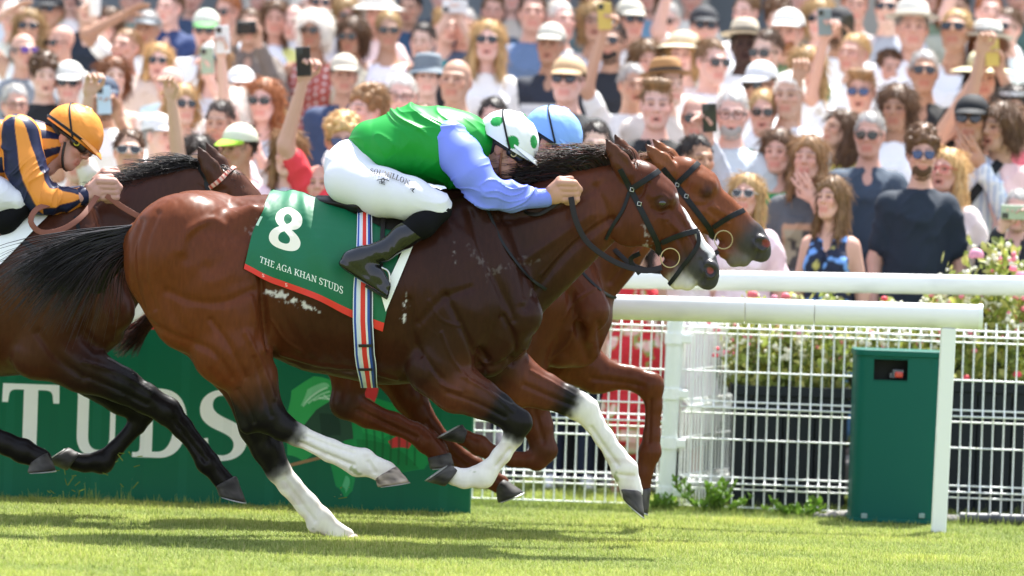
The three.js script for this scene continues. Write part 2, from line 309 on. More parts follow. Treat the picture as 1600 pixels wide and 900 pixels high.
// welded mesh fence with clamped posts
const wireMat = M.white;
function meshPanel(A, B, y0, y1, nV, folds, parent) { // A, B: feet of the panel; folds at heights
  const L = [], T = B.clone().sub(A), len = T.length(), n = V(-T.z, 0, T.x).normalize(), d = (y) => { let s = 0; for (const f of folds) s = Math.max(s, 1 - Math.abs(y - f) / 0.03); return 0.035 * Math.max(0, s); };
  const ys = []; for (const f of folds) ys.push(f - 0.03, f, f + 0.03); ys.push(y0, y1); ys.sort((a, b) => a - b);
  for (let i = 0; i <= nV; i++) { const p = A.clone().addScaledVector(T, i / nV); for (let j = 0; j < ys.length - 1; j++) L.push(rod(V(p.x + n.x * d(ys[j]), p.y + ys[j], p.z + n.z * d(ys[j])), V(p.x + n.x * d(ys[j + 1]), p.y + ys[j + 1], p.z + n.z * d(ys[j + 1])), 0.0044, 0.0044, 5)); }
  const hs = []; for (let y = y0 + 0.0; y <= y1 + 0.001; y += 0.17) if (!folds.some((f) => Math.abs(f - y) < 0.06)) hs.push(y); for (const f of folds) hs.push(f - 0.03, f, f + 0.03);
  for (const y of hs) { const o = d(y); L.push(rod(V(A.x + n.x * o, A.y + y, A.z + n.z * o + 0.006), V(B.x + n.x * o, B.y + y, B.z + n.z * o + 0.006), 0.0043, 0.0043, 5)); }
  const m = part('wire_mesh', merge(L), wireMat, parent); m.userData.kind = 'stuff'; return m;
}
const FZ = -3.15;
{
  const t = thing('mesh_fence', 'white welded wire mesh fence panels between the crowd and the course', 'fence', V(0, 0, FZ));
  const X = (u) => at(u, 700, FZ).x;
  meshPanel(V(X(500), 0.03, FZ), V(X(1044), 0.03, FZ), 0, 0.97, 34, [0.12, 0.42, 0.9], t);
  meshPanel(V(X(1062), 0.03, FZ), V(X(1800), 0.03, FZ + 0.1), 0, 0.97, 44, [0.12, 0.5, 0.9], t);
  for (const [tu, tv, bu, bv] of [[1056, 498, 1039, 806], [498, 470, 480, 795]]) {
    const a = at(tu, tv, FZ + 0.03), b = at(bu, bv, FZ + 0.03), p = part('post', rod(b, a, 0.042, 0.042, 24), M.whiteDull, t);
    for (const f of [0.12, 0.37, 0.62, 0.9]) { const c = b.clone().lerp(a, f), k = part('clamp', merge([new THREE.CylinderGeometry(0.05, 0.05, 0.055, 20).translate(c.x, c.y, c.z), box(0.06, 0.045, 0.05, c.x + 0.055, c.y, c.z + 0.01, 0.008)]), M.white, p); }
    part('post_cap', new THREE.SphereGeometry(0.045, 20, 10).scale(1, 0.5, 1).translate(a.x, a.y, a.z), M.white, p);
  }
  const t2 = thing('mesh_fence', 'white wire mesh fence running back from the post towards the crowd', 'fence', V(X(1062), 0, FZ));
  meshPanel(V(X(1066), 0.03, FZ - 0.05), V(X(1066) + 0.42, 0.03, FZ - 1.35), 0, 0.95, 24, [0.12, 0.5, 0.9], t2);
  { const a = V(X(1066) + 0.42, 0, FZ - 1.38); part('post', rod(a, a.clone().setY(1.02), 0.03, 0.03, 16), M.whiteDull, t2); }
}
// advertising hoarding
{
  const z = -2.15, tl = at(-330, 507, z), tr = at(745, 522, z), br = at(735, 808, z), w = tr.x - tl.x, h = tr.y - br.y, t = thing('advertising_board', 'long green advertising hoarding with big white letters STUDS', 'hoarding', V((tl.x + tr.x) / 2, 0, z));
  const S = 2048 / w;
  const tex = canvasTex(2048, Math.round(S * h), (g, W2, H2) => {
    g.fillStyle = '#05694b'; g.fillRect(0, 0, W2, H2); g.fillStyle = '#d63a42'; g.fillRect(0, 0, W2, H2 * 0.028);
    const U = (u) => (at(u, 660, z).x - tl.x) * S, Y = (v) => (v - 515) / 293 * H2;
    g.fillStyle = '#ffffff'; g.font = `bold ${Math.round(H2 * 0.54)}px serif`; g.textBaseline = 'alphabetic';
    for (const [c, u, k] of [['S', -80, 0.9], ['T', 46, 0.92], ['U', 150, 0.74], ['D', 252, 0.8], ['S', 350, 1.0]]) { g.save(); g.translate(U(u), Y(732)); g.scale(k, 1); g.textAlign = 'center'; g.fillText(c, 0, 0); g.restore(); }
    // the printed rider: a soft photographic patch in greens with red and grey
    const blob = (u, v, rx, ry, a, c0, c1) => { g.save(); g.translate(U(u), Y(v)); g.rotate(a); g.scale(rx * W2 / 1075, ry * H2 / 293); const q = g.createRadialGradient(-0.3, -0.3, 0.1, 0, 0, 1); q.addColorStop(0, c0); q.addColorStop(0.75, c1); q.addColorStop(1, 'rgba(5,105,75,0)'); g.fillStyle = q; g.beginPath(); g.arc(0, 0, 1, 0, 7); g.fill(); g.restore(); };
    const poly = (c, pts) => { g.fillStyle = c; g.beginPath(); pts.forEach(([u, v], i) => (i ? g.quadraticCurveTo(U((pts[i - 1][0] + u) / 2 + 3), Y((pts[i - 1][1] + v) / 2 - 4), U(u), Y(v)) : g.moveTo(U(u), Y(v)))); g.closePath(); g.fill(); };
    poly('#159150', [[540, 640], [575, 620], [640, 640], [690, 700], [668, 735], [600, 752], [560, 735], [540, 700]]); poly('#0d7d43', [[560, 690], [620, 700], [660, 735], [600, 752], [565, 735]]); poly('#1fa45c', [[560, 650], [600, 640], [640, 660], [600, 690], [570, 680]]);
    poly('#2b4f40', [[470, 640], [500, 622], [545, 640], [555, 690], [520, 702], [480, 700]]); poly('#1d3c33', [[500, 650], [530, 655], [535, 685], [505, 690]]);
    poly('#36ac5e', [[450, 650], [455, 615], [490, 590], [525, 600], [530, 622], [495, 645], [470, 680], [452, 675]]); poly('#7fd09a', [[470, 640], [480, 612], [505, 600], [515, 606], [488, 625]]); poly('#2ea65c', [[446, 680], [452, 720], [478, 730], [500, 712], [470, 705]]);
    poly('#1a9a55', [[520, 730], [560, 745], [556, 775], [545, 788], [530, 768]]); poly('#5cc389', [[545, 750], [552, 760], [546, 780], [540, 768]]);
    poly('#d23a3f', [[566, 598], [592, 606], [586, 630], [568, 622]]); poly('#d23a3f', [[610, 692], [630, 680], [650, 688], [642, 703], [616, 703]]);
    g.strokeStyle = 'rgba(235,250,240,0.55)'; g.lineWidth = 6; for (let i = 0; i < 5; i++) { g.beginPath(); g.moveTo(U(474 + i * 8), Y(640 - i * 5)); g.quadraticCurveTo(U(490 + i * 7), Y(615 + i * 4), U(512 + i * 4), Y(608 + i * 6)); g.stroke(); }
    g.strokeStyle = 'rgba(5,70,40,0.4)'; g.lineWidth = 7; for (let i = 0; i < 7; i++) { g.beginPath(); g.moveTo(U(570 + i * 14), Y(650 + i * 6)); g.quadraticCurveTo(U(580 + i * 12), Y(690), U(575 + i * 13), Y(730)); g.stroke(); }
    g.strokeStyle = '#a8835f'; g.lineWidth = 10; g.beginPath(); g.moveTo(U(455), Y(737)); g.lineTo(U(512), Y(720)); g.stroke(); g.fillStyle = '#35524a'; g.fillRect(U(418), Y(735), 22, 34); void blob;
    // creases of the printed sheet
    for (let i = 0; i < 16; i++) { g.fillStyle = `rgba(${i % 2 ? '255,255,255' : '0,40,20'},0.03)`; g.fillRect(W2 * (i * 0.0637 % 1), 0, 26, H2); }
  });
  const b = part('board', new RoundedBoxGeometry(w, h, 0.06, 2, 0.012).translate((tl.x + tr.x) / 2, br.y + h / 2, z - 0.035), std('#05694b', 0.5), t);
  const f = new THREE.PlaneGeometry(w - 0.02, h - 0.016); f.translate((tl.x + tr.x) / 2, br.y + h / 2, z - 0.001); part('printed_sheet', f, new THREE.MeshPhysicalMaterial({ map: tex, roughness: 0.42, specularIntensity: 0.5 }), t);
  const a = Math.atan2(tr.y - tl.y, w); t.rotation.z = 0; void a;
  for (const k of [0.08, 0.5, 0.92]) part('strut', merge([rod(V(mix(tl.x, tr.x, k), 0, z - 0.42), V(mix(tl.x, tr.x, k), br.y + h * 0.9, z - 0.07), 0.015)]), M.steel, t);
}
// green bin with a square opening
{
  const z = -2.55, tl = at(1335, 547, z), trr = at(1471, 547, z), bl = at(1331, 812, z), w = trr.x - tl.x, h = tl.y - bl.y, cx = (at(1331, 812, z).x + at(1457, 812, z).x) / 2 + 0.01, y0 = bl.y;
  const t = thing('litter_bin', 'dark green metal bin on a short post in front of the mesh fence', 'bin', V(cx, 0, z - 0.2)), mat = std('#045448', 0.45, { specularIntensity: 0.35 }), dark = std([0.01, 0.012, 0.012], 0.8);
  const prof = (r, R = 0.06, d = 0.36) => { const s = new THREE.Shape(), a = w / 2 - r, b = d / 2 - r, q = R; s.moveTo(-a + q, -b); s.lineTo(a - q, -b); s.quadraticCurveTo(a, -b, a, -b + q); s.lineTo(a, b - q); s.quadraticCurveTo(a, b, a - q, b); s.lineTo(-a + q, b); s.quadraticCurveTo(-a, b, -a, b - q); s.lineTo(-a, -b + q); s.quadraticCurveTo(-a, -b, -a + q, -b); return s; };
  // walls as bent sheets, the front with its opening
  const hole = { u0: 1366, u1: 1419, v0: 562, v1: 594 }, P = (u, v) => at(u, v, z), hx0 = P(hole.u0, 560).x - cx, hx1 = P(hole.u1, 560).x - cx, hy0 = P(1390, hole.v1).y - y0, hy1 = P(1390, hole.v0).y - y0;
  const walls = (yb, yt, open) => { const pts = prof(0).getPoints(10), pos = [], idx = []; const L = []; for (let i = 0; i < pts.length; i++) { const a = pts[i], b = pts[(i + 1) % pts.length], len = a.distanceTo(b); if (len < 1e-5) continue; const front = a.y < -0.17 && b.y < -0.17 && len > 0.1; const mk = (xa, xb, ya, yb2) => { const g = new THREE.PlaneGeometry(1, 1); const p = g.attributes.position; const X = (q) => mix(a.x, b.x, q), Z = (q) => mix(a.y, b.y, q); for (let k = 0; k < 4; k++) { const s = p.getX(k) < 0 ? xa : xb, y = p.getY(k) < 0 ? ya : yb2; p.setXYZ(k, X(s), y, -Z(s)); } g.computeVertexNormals(); L.push(g); }; if (front && open) { const s0 = (hx0 - a.x) / (b.x - a.x), s1 = (hx1 - a.x) / (b.x - a.x); mk(0, s0, yb, yt); mk(s1, 1, yb, yt); mk(s0, s1, yb, hy0); mk(s0, s1, hy1, yt); } else mk(0, 1, yb, yt); } return merge(L); };
  const zc = z - 0.18;
  const body = walls(0, h - 0.02, true).translate(cx, y0, zc); part('body', body, mat, t);
  const ext = (d, yb) => new THREE.ExtrudeGeometry(prof(-0.004), { depth: d, bevelEnabled: true, bevelSize: 0.004, bevelThickness: 0.004, bevelSegments: 2 }).rotateX(-Math.PI / 2).translate(cx, yb, zc);
  part('lid', ext(0.022, y0 + h - 0.022), mat, t); part('base', ext(0.012, y0 - 0.006), mat, t);
  for (const y of [y0 + hy0 - 0.005, y0 + hy1 + 0.005]) part('rim', box(hx1 - hx0 + 0.02, 0.01, 0.02, cx + (hx0 + hx1) / 2, y, z - 0.01), mat, t);
  part('liner', box(w - 0.06, h - 0.08, 0.24, cx, y0 + h / 2, zc - 0.03), dark, t);
  const p = P(1404, 585); const dev = part('sensor', merge([box(0.058, 0.046, 0.05, p.x, p.y, z - 0.055, 0.006), box(0.014, 0.026, 0.03, p.x - 0.035, p.y - 0.008, z - 0.05)]), std([0.12, 0.13, 0.15], 0.4, { metalness: 0.5 }), t); part('red_lens', box(0.044, 0.032, 0.02, p.x + 0.004, p.y - 0.003, z - 0.032, 0.008), std([0.5, 0.015, 0.015], 0.25, { clearcoat: 1 }), dev);
  for (const u of [1350, 1440]) { const q = P(u, 806); part('bracket', box(0.03, 0.025, 0.012, q.x, q.y, z + 0.004), std([0.2, 0.3, 0.27], 0.5), t); }
  part('post', box(0.09, y0 + 0.02, 0.09, cx + 0.02, y0 / 2, zc, 0.006), std([0.008, 0.02, 0.016], 0.6), t);
}
// pipe on the ground and weeds along the fence
{
  const z = -2.75, a = at(1500, 812, z), b = at(1720, 822, z), t = thing('drain_pipe', 'grey plastic pipe lying at the foot of the fence', 'pipe', V(a.x, 0, z)); const r = 0.028; a.y = b.y = r + 0.012;
  part('pipe', rod(a, b, r, r, 20), std([0.05, 0.055, 0.06], 0.5), t); part('collar', rod(a.clone().lerp(b, 0.22), a.clone().lerp(b, 0.27), r + 0.006, r + 0.006, 20), std([0.03, 0.033, 0.036], 0.5), t);
}
function leafGeo(l, w, bend) { const pos = [], idx = [], n = 4; for (let i = 0; i <= n; i++) { const t = i / n, ww = w * Math.sin(Math.PI * Math.min(0.98, t * 0.9 + 0.06)), y = l * t, z = bend * t * t; pos.push(-ww, y, z + ww * 0.35, 0, y, z, ww, y, z + ww * 0.35); } for (let i = 0; i < n; i++) for (let j = 0; j < 2; j++) { const a = i * 3 + j; idx.push(a, a + 1, a + 3, a + 1, a + 4, a + 3); } const g = new THREE.BufferGeometry(); g.setAttribute('position', new THREE.Float32BufferAttribute(pos, 3)); g.setIndex(idx); g.computeVertexNormals(); return g; }
const leafMat = std([1, 1, 1], 0.6, { transmission: 0.62, thickness: 0, side: THREE.DoubleSide, specularIntensity: 0.4 });
function foliage(name, geo, n, seed, place, colFn, parent, mat = leafMat) {
  const r = RNG(seed), im = new THREE.InstancedMesh(geo, mat, n), m = new THREE.Matrix4(), q = new THREE.Quaternion(), c = new THREE.Color();
  for (let i = 0; i < n; i++) { const [p, dir, s] = place(r, i), roll = new THREE.Quaternion().setFromAxisAngle(V(0, 1, 0), r() * 6.28); q.setFromUnitVectors(V(0, 1, 0), dir.normalize()).multiply(roll); m.compose(p, q, V(s, s, s)); im.setMatrixAt(i, m); im.setColorAt(i, c.setRGB(...colFn(r, i, p))); }
  im.name = name; im.castShadow = im.receiveShadow = true; im.userData.kind = 'stuff'; if (parent) parent.add(im); return im;
}
function weed(u, v, z, w, h, label, seed, n = 260) {
  const b = at(u, v, z); b.y = 0; const t = thing('weed', label, 'plant', b), r0 = RNG(seed), stems = [], ends = [];
  for (let i = 0; i < 16; i++) { const e = V((r0() + r0() - 1) * w * 0.9, h * (0.25 + 0.95 * r0()), (r0() - 0.5) * w * 0.6), s = V(e.x * 0.3, 0, e.z * 0.3); ends.push([s, e]); const g = rod(s, e, 0.004, 0.0015, 5); stems.push(g); }
  const sm = new THREE.Mesh(merge(stems), std([0.1, 0.16, 0.03], 0.7)); sm.name = 'stems'; t.add(sm);
  foliage('leaves', leafGeo(0.028, 0.009, 0.008), n, seed + 1, (r) => { const [s, e] = ends[Math.floor(r() * 16)], k = 0.25 + 0.75 * r(); return [s.clone().lerp(e, k), V(r() - 0.5, 0.25 + 0.4 * r(), r() - 0.5), 0.6 + 0.9 * r()]; }, (r) => { const k = 0.7 + 0.7 * r(); return [0.24 * k, 0.4 * k, 0.06 * k]; }, t);
}
weed(1112, 806, -3.0, 0.26, 0.15, 'bushy green weed at the foot of the fence beside the clamped post', 61, 420);
weed(1238, 815, -2.95, 0.24, 0.07, 'low pale weed at the fence foot left of the bin', 63, 220);
weed(1420, 825, -2.9, 0.3, 0.06, 'dark weed growing in the stones below the bin', 65, 200);
weed(1032, 806, -3.05, 0.16, 0.07, 'small dark weed at the base of the clamped fence post', 67, 120);
{ const r = RNG(71), t = struct('kerb_stones', (() => { const L = []; for (let i = 0; i < 60; i++) { const p = at(1250 + 380 * r(), 815, -2.95 + 0.12 * (r() - 0.5)), s = 0.02 + 0.028 * r(); L.push(new THREE.IcosahedronGeometry(s, 1).scale(1.3, 0.7, 1).rotateY(r() * 6).translate(p.x, s * 0.3, p.z)); } return merge(L); })(), std([0.2, 0.19, 0.17], 0.9)); t.userData.kind = 'structure'; }
// planters with roses
function rose(r, s) { const L = []; for (let i = 0; i < 14; i++) { const k = i / 14, a = i * 2.4, g = new THREE.SphereGeometry(s * (0.5 + 0.5 * k), 8, 5, 0, 2.2, 0.5, 1.4); g.rotateY(a).rotateX((r() - 0.5) * 0.4).translate(0, -s * 0.15 * k, 0); L.push(g); } return merge(L); }
function planter(u0, u1, v0, z, label, plantLabel, seed, tall) {
  const a = at(u0, v0, z), b = at(u1, v0, z), w = b.x - a.x, h = a.y, d = 0.42, cx = (a.x + b.x) / 2, t = thing('planter', label, 'planter', V(cx, 0, z)), mat = std([0.017, 0.021, 0.024], 0.65, { specularIntensity: 0.3 });
  const n = Math.round(w / 0.085); for (let i = 0; i < n; i++) { const sw = w / n; part('board', box(sw - 0.006, h, 0.03, a.x + sw * (i + 0.5), h / 2, z, 0.004), mat, t); }
  part('rim', merge([box(w + 0.03, 0.05, 0.05, cx, h + 0.01, z + 0.002), box(w + 0.03, 0.05, 0.05, cx, h + 0.01, z - d), box(0.05, 0.05, d, a.x, h + 0.01, z - d / 2), box(0.05, 0.05, d, b.x, h + 0.01, z - d / 2)]), mat, t);
  part('side', merge([box(0.03, h - 0.02, d - 0.04, a.x + 0.012, h / 2, z - d / 2), box(0.03, h - 0.02, d - 0.04, b.x - 0.012, h / 2, z - d / 2), box(w - 0.04, h - 0.02, 0.03, cx, h / 2, z - d + 0.01)]), mat, t);
  part('soil', box(w - 0.06, 0.03, d - 0.06, cx, h - 0.05, z - d / 2), std([0.03, 0.022, 0.015], 1), t);
  const p = thing('rose_bush', plantLabel, 'flowers', V(cx, h - 0.04, z - d / 2)), r0 = RNG(seed), ends = [], stems = [];
  for (let i = 0; i < 70; i++) { const x = (r0() - 0.5) * w, s = V(x * 0.95, 0, (r0() - 0.5) * d * 0.8), e = V(x + (r0() - 0.5) * 0.25, tall(x / w + 0.5) * (0.55 + 0.5 * r0()), s.z + (r0() - 0.55) * 0.22); ends.push([s, e]); stems.push(rod(s, e, 0.004, 0.0016, 5)); }
  const sm = new THREE.Mesh(merge(stems), std([0.09, 0.13, 0.04], 0.7)); sm.name = 'stems'; p.add(sm);
  const N = Math.round(4200 * w);
  foliage('leaves', leafGeo(0.05, 0.016, 0.014), N, seed + 1, (r) => { const [s, e] = ends[Math.floor(r() * 70)], k = 0.1 + 0.92 * r(); return [s.clone().lerp(e, k).add(V((r() - 0.5) * 0.07, (r() - 0.5) * 0.05, (r() - 0.5) * 0.07)), V(r() - 0.5, 0.1 + 0.5 * r(), r() - 0.5), 0.55 + 0.7 * r()]; }, (r) => { const k = 0.6 + 0.8 * r(), y = r() < 0.35 ? 1 : 0; return [(0.4 + 0.25 * y) * k, (0.47 + 0.16 * y) * k, (0.13 + 0.08 * y) * k]; }, p);
  foliage('small_blossoms', new THREE.IcosahedronGeometry(0.011, 0), Math.round(700 * w), seed + 2, (r) => { const [s, e] = ends[Math.floor(r() * 70)], k = 0.5 + 0.5 * r(); return [s.clone().lerp(e, k).add(V((r() - 0.5) * 0.08, 0.02, 0.03 + r() * 0.06)), V(0, 1, 0.01), 0.7 + 0.9 * r()]; }, (r) => (r() < 0.85 ? [0.7, 0.68, 0.55] : [0.75, 0.2, 0.28]), p, std([1, 1, 1], 0.6));
  return p;
}
{
  const p1 = planter(1150, 1325, 612, -3.5, 'dark slatted planter behind the fence left of the bin', 'pale flowering bush in the planter left of the bin', 81, (k) => 0.5 + 0.04 * k);
  const p2 = planter(1340, 1690, 602, -3.5, 'dark slatted planter behind the fence right of the bin', 'tall rose bush with pink blooms right of the bin', 83, (k) => 0.46 + 0.3 * sstep(0.25, 0.6, k));
  const r = RNG(91), pm = { pink: std([0.72, 0.3, 0.42], 0.6, { transmission: 0.2, thickness: 0 }), red: std([0.7, 0.06, 0.09], 0.6), rose: std([0.75, 0.16, 0.22], 0.6) };
  for (const [u, v, s, c, w] of [[1526, 398, 0.042, 'pink', p2], [1595, 430, 0.03, 'pink', p2], [1583, 420, 0.022, 'rose', p2], [1382, 467, 0.02, 'red', p1], [1105, 505, 0.022, 'rose', p1], [1120, 545, 0.016, 'red', p1], [1118, 555, 0.018, 'red', p1], [1120, 515, 0.02, 'rose', p1], [1176, 460, 0.03, 'rose', p1], [1228, 463, 0.026, 'rose', p1], [1510, 590, 0.02, 'red', p2], [1590, 585, 0.024, 'red', p2], [1210, 465, 0.02, 'pink', p1], [1250, 520, 0.02, 'pink', p1]]) { const q = at(u, v, -3.48); const m = part('rose_bloom', rose(r, s).translate(q.x, q.y, q.z), pm[c], w); }
}
// terraced steps under the crowd and the stand behind
const ROW0 = -4.75, RSTEP = 0.8, RISE = 0.17, rowZ = (r) => ROW0 - RSTEP * r, rowY = (r) => Math.max(0, r) * RISE;
{
  const conc = std([0.38, 0.36, 0.34], 0.9);
  const L = []; for (let r = 1; r <= 11; r++) L.push(box(16, rowY(r), RSTEP + 0.02, 0, rowY(r) / 2 - 0.002 * r, rowZ(r) + 0.0, 0.01));
  struct('terrace', merge(L), conc);
  const wall = thing('grandstand', 'pale rear wall of the grandstand above the crowd', 'building', V(0, rowY(11), rowZ(12.4)));
  const y0 = rowY(11), z = rowZ(12.4);
  part('wall', box(18, 6, 0.3, 0, y0 + 3, z), std([0.16, 0.18, 0.2], 0.85), wall);
  for (const x of [-5.2, -1.6, 1.05, 2.35, 5.6]) part('pillar', box(0.5, 5.8, 0.5, x, y0 + 2.9, z + 0.36), std([0.4, 0.37, 0.32], 0.8), wall);
  part('roof', box(18, 0.2, 2.6, 0, y0 + 6.1, z + 1, 0.02), std([0.3, 0.3, 0.3], 0.7), wall);
}
// ---------------------------------------------------------------- horses
const K = { black: [0.009, 0.0075, 0.0075], bay: [0.115, 0.03, 0.0098], dark: [0.05, 0.018, 0.011], red: [0.24, 0.068, 0.02], white: [0.78, 0.74, 0.68], grey: [0.05, 0.05, 0.052], brown: [0.06, 0.022, 0.012] };
const sim = (ax, ay, bx, by, deg, s) => { const c = Math.cos(deg * Math.PI / 180) * s, d = Math.sin(deg * Math.PI / 180) * s; return (u, v) => [bx + c * (u - ax) - d * (v - ay), by + d * (u - ax) + c * (v - ay)]; };
// bones along pixels: rows [u, v, z, r]; cols: one colour per row
function chain(F, rows, zc, o = {}) {
  const s = SC(zc), T = o.T ?? ((u, v) => [u, v]), f = o.f ?? 1, q = rows.map(([u, v, z, r]) => { const [a, b] = T(u, v); return { p: at(a, b, zc + z), r: r * f / s }; });
  if (q.length === 1) q.push(q[0]);
  for (let i = 0; i < q.length - 1; i++) F.cap(q[i].p, q[i].r, q[i + 1].p, q[i + 1].r, { zs: o.zs ?? 0.75, k: o.k ?? 0.03, sub: o.sub, c: o.cols ? o.cols[i] : o.c, c1: o.cols ? o.cols[i + 1] : undefined });
}
function trunk(F, zc, T, c, f = 1) {
  const ch = (rows, o = {}) => chain(F, rows, zc, { T, f, ...o });
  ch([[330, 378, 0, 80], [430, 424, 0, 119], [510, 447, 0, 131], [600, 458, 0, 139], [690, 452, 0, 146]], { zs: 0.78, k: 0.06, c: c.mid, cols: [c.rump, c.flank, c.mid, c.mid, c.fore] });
  for (const s of [1, -1]) {
    ch([[292, 398, 0.12 * s, 97], [330, 430, 0.14 * s, 88]], { zs: 0.72, k: 0.05, c: c.rump });
    ch([[268, 420, 0.13 * s, 72], [300, 490, 0.16 * s, 62]], { zs: 0.72, k: 0.03, c: c.rump });
    ch([[395, 335, 0.17 * s, 16], [368, 352, 0.18 * s, 22]], { zs: 0.8, k: 0.045, c: c.rump });          // point of hip
    ch([[742, 350, 0.1 * s, 46], [808, 492, 0.17 * s, 40]], { zs: 0.8, k: 0.04, c: c.fore });              // shoulder blade
    ch([[720, 480, 0.2 * s, 62], [690, 560, 0.2 * s, 46]], { zs: 0.72, k: 0.03, c: c.fore });              // upper arm
    ch([[782, 520, 0.11 * s, 50], [762, 555, 0.1 * s, 34]], { zs: 0.85, k: 0.03, c: c.fore });             // breast
  }
  ch([[228, 384, 0, 42], [300, 360, 0, 60]], { zs: 0.8, k: 0.05, c: c.rump });
  ch([[700, 330, 0, 34], [745, 340, 0, 46]], { zs: 0.6, k: 0.07, c: c.fore });
  ch([[745, 470, 0, 92], [772, 480, 0, 60]], { zs: 0.8, k: 0.06, c: c.fore });
}
function headBones(F, zc, T, c, f = 1) {
  const ch = (rows, o = {}) => chain(F, rows, zc, { T, f, ...o });
  ch([[984, 284, 0, 34], [1006, 332, 0, 50], [1040, 355, 0, 39], [1064, 379, 0, 33], [1089, 409, 0, 29], [1100, 424, 0, 24]], { zs: 0.56, k: 0.02, cols: [c.head, c.head, c.head, c.head, c.grey, c.grey] });
  ch([[1002, 285, 0, 34], [1026, 308, 0, 33]], { zs: 0.85, k: 0.03, c: c.head });
  for (const s of [1, -1]) {
    ch([[1000, 345, 0.055 * s, 42], [985, 350, 0.05 * s, 36]], { zs: 0.3, k: 0.02, c: c.head });           // jowl
    ch([[1024, 303, 0.056 * s, 17], [1040, 310, 0.056 * s, 12]], { zs: 0.75, k: 0.03, c: c.head });                                     // brow
    ch([[1034, 317, 0.079 * s, 10]], { zs: 0.6, k: 0.012, c: [0.03, 0.016, 0.013] });                                    // eyelids
    ch([[1036, 342, 0.07 * s, 5], [1066, 366, 0.05 * s, 3.5]], { zs: 1, k: 0.03, c: c.head });           // cheekbone
    ch([[1108, 421, 0.042 * s, 15]], { zs: 0.7, k: 0.02, c: c.grey });
    ch([[1112, 424, 0.066 * s, 8.5], [1106, 418, 0.066 * s, 6]], { zs: 1, k: 0.008, sub: 1 });             // nostril
    ch([[1100, 446, 0.06 * s, 2], [1062, 424, 0.07 * s, 2]], { zs: 1, k: 0.01, sub: 1 });
  }
  ch([[1106, 438, 0, 15]], { zs: 0.8, k: 0.02, c: c.grey });
  ch([[1050, 420, 0, 18], [1074, 441, 0, 14]], { zs: 0.75, k: 0.015, cols: [c.head, c.chin ?? c.grey] });
  ch([[1058, 440, 0, 13]], { zs: 0.9, k: 0.015, c: c.chin ?? c.grey });
}
function ears(F, zc, T, c, f) {
  const ch = (rows, o) => chain(F, rows, zc, { T, f, zs: 0.8, c: c.ear ?? c.head, ...o });
  for (const [s, du, dv] of [[1, 0, 0], [-1, 13, -7]]) {
    ch([[980 + du, 272 + dv, 0.05 * s, 16], [969 + du, 252 + dv, 0.058 * s, 14.5], [957 + du, 235 + dv, 0.06 * s, 9], [948 + du, 219 + dv, 0.058 * s, 2]], { k: 0.012, cols: [c.head, c.ear ?? c.head, c.ear ?? c.head, c.dark] });
    ch([[985 + du, 262 + dv, (0.05 + 0.045) * s, 8], [968 + du, 244 + dv, (0.058 + 0.04) * s, 8], [954 + du, 228 + dv, (0.06 + 0.02) * s, 3]], { k: 0.01, sub: 1 });
  }
}
// a hoof between the coronet (front, back) and the ground line (toe, heel), half-widths in metres, with its shoe
function hoofGeo(cf, cb, toe, heel, zc, z, w0 = 0.05, w1 = 0.066) {
  const A = [cf, cb, toe, heel].map(([u, v]) => at(u, v, zc + z)), n = 20, rings = 5, pos = [], idx = [], shoe = [];
  const ringAt = (t, wide) => { const f = A[0].clone().lerp(A[2], t), b = A[1].clone().lerp(A[3], t), c = f.clone().add(b).multiplyScalar(0.5), e = f.sub(c), w = mix(w0, w1, t) * wide, out = []; for (let i = 0; i < n; i++) { const a = i / n * Math.PI * 2; const q = c.clone().addScaledVector(e, Math.cos(a) * wide); q.z += Math.sin(a) * w * (Math.cos(a) < 0 ? 0.92 : 1); out.push(q); } return out; };
  const all = [ringAt(-0.06, 0.85)]; for (let r = 0; r <= rings; r++) all.push(ringAt(r / rings, 1 + 0.02 * Math.sin(r * 2.2))); all.push(ringAt(0.985, 0.72));
  for (const R of all) for (const q of R) pos.push(q.x, q.y, q.z);
  for (let r = 0; r < all.length - 1; r++) for (let i = 0; i < n; i++) { const a = r * n + i, b = r * n + (i + 1) % n; idx.push(a, b, a + n, b, b + n, a + n); }
  for (const r of [0, all.length - 1]) { const c = V(0, 0, 0); for (const q of all[r]) c.addScaledVector(q, 1 / n); const k = pos.length / 3; pos.push(c.x, c.y, c.z); for (let i = 0; i < n; i++) r ? idx.push(k, r * n + i, r * n + (i + 1) % n) : idx.push(k, r * n + (i + 1) % n, r * n + i); }
  const g = new THREE.BufferGeometry(); g.setAttribute('position', new THREE.Float32BufferAttribute(pos, 3)); g.setIndex(idx); g.computeVertexNormals();
  const R1 = ringAt(1.0, 0.99), R2 = ringAt(1.0, 0.72), R3 = ringAt(1.075, 0.99), R4 = ringAt(1.075, 0.72), sp = [], si = [], m = 17;
  for (let i = 0; i < m; i++) { const j = (i - 8 + n) % n; for (const R of [R1, R3, R4, R2]) sp.push(R[j].x, R[j].y, R[j].z); }
  for (let i = 0; i < m - 1; i++) for (let j = 0; j < 4; j++) { const a = i * 4 + j, b = i * 4 + (j + 1) % 4; si.push(a, a + 4, b, b, a + 4, b + 4); }
  const s = new THREE.BufferGeometry(); s.setAttribute('position', new THREE.Float32BufferAttribute(sp, 3)); s.setIndex(si); s.computeVertexNormals();
  return [g, s.toNonIndexed()];
}
const coat = VC(0.38, { clearcoat: 0.13, clearcoatRoughness: 0.22, specularIntensity: 0.15 });
const hoofMat = VC(0.5, { specularIntensity: 0.4 }), shoeMat = std([0.6, 0.6, 0.58], 0.35, { metalness: 0.7 });
const eyeMat = std([0.012, 0.007, 0.005], 0.08, { clearcoat: 1, clearcoatRoughness: 0.03 });
const hairMat = VC(0.4, { specularIntensity: 0.7 });
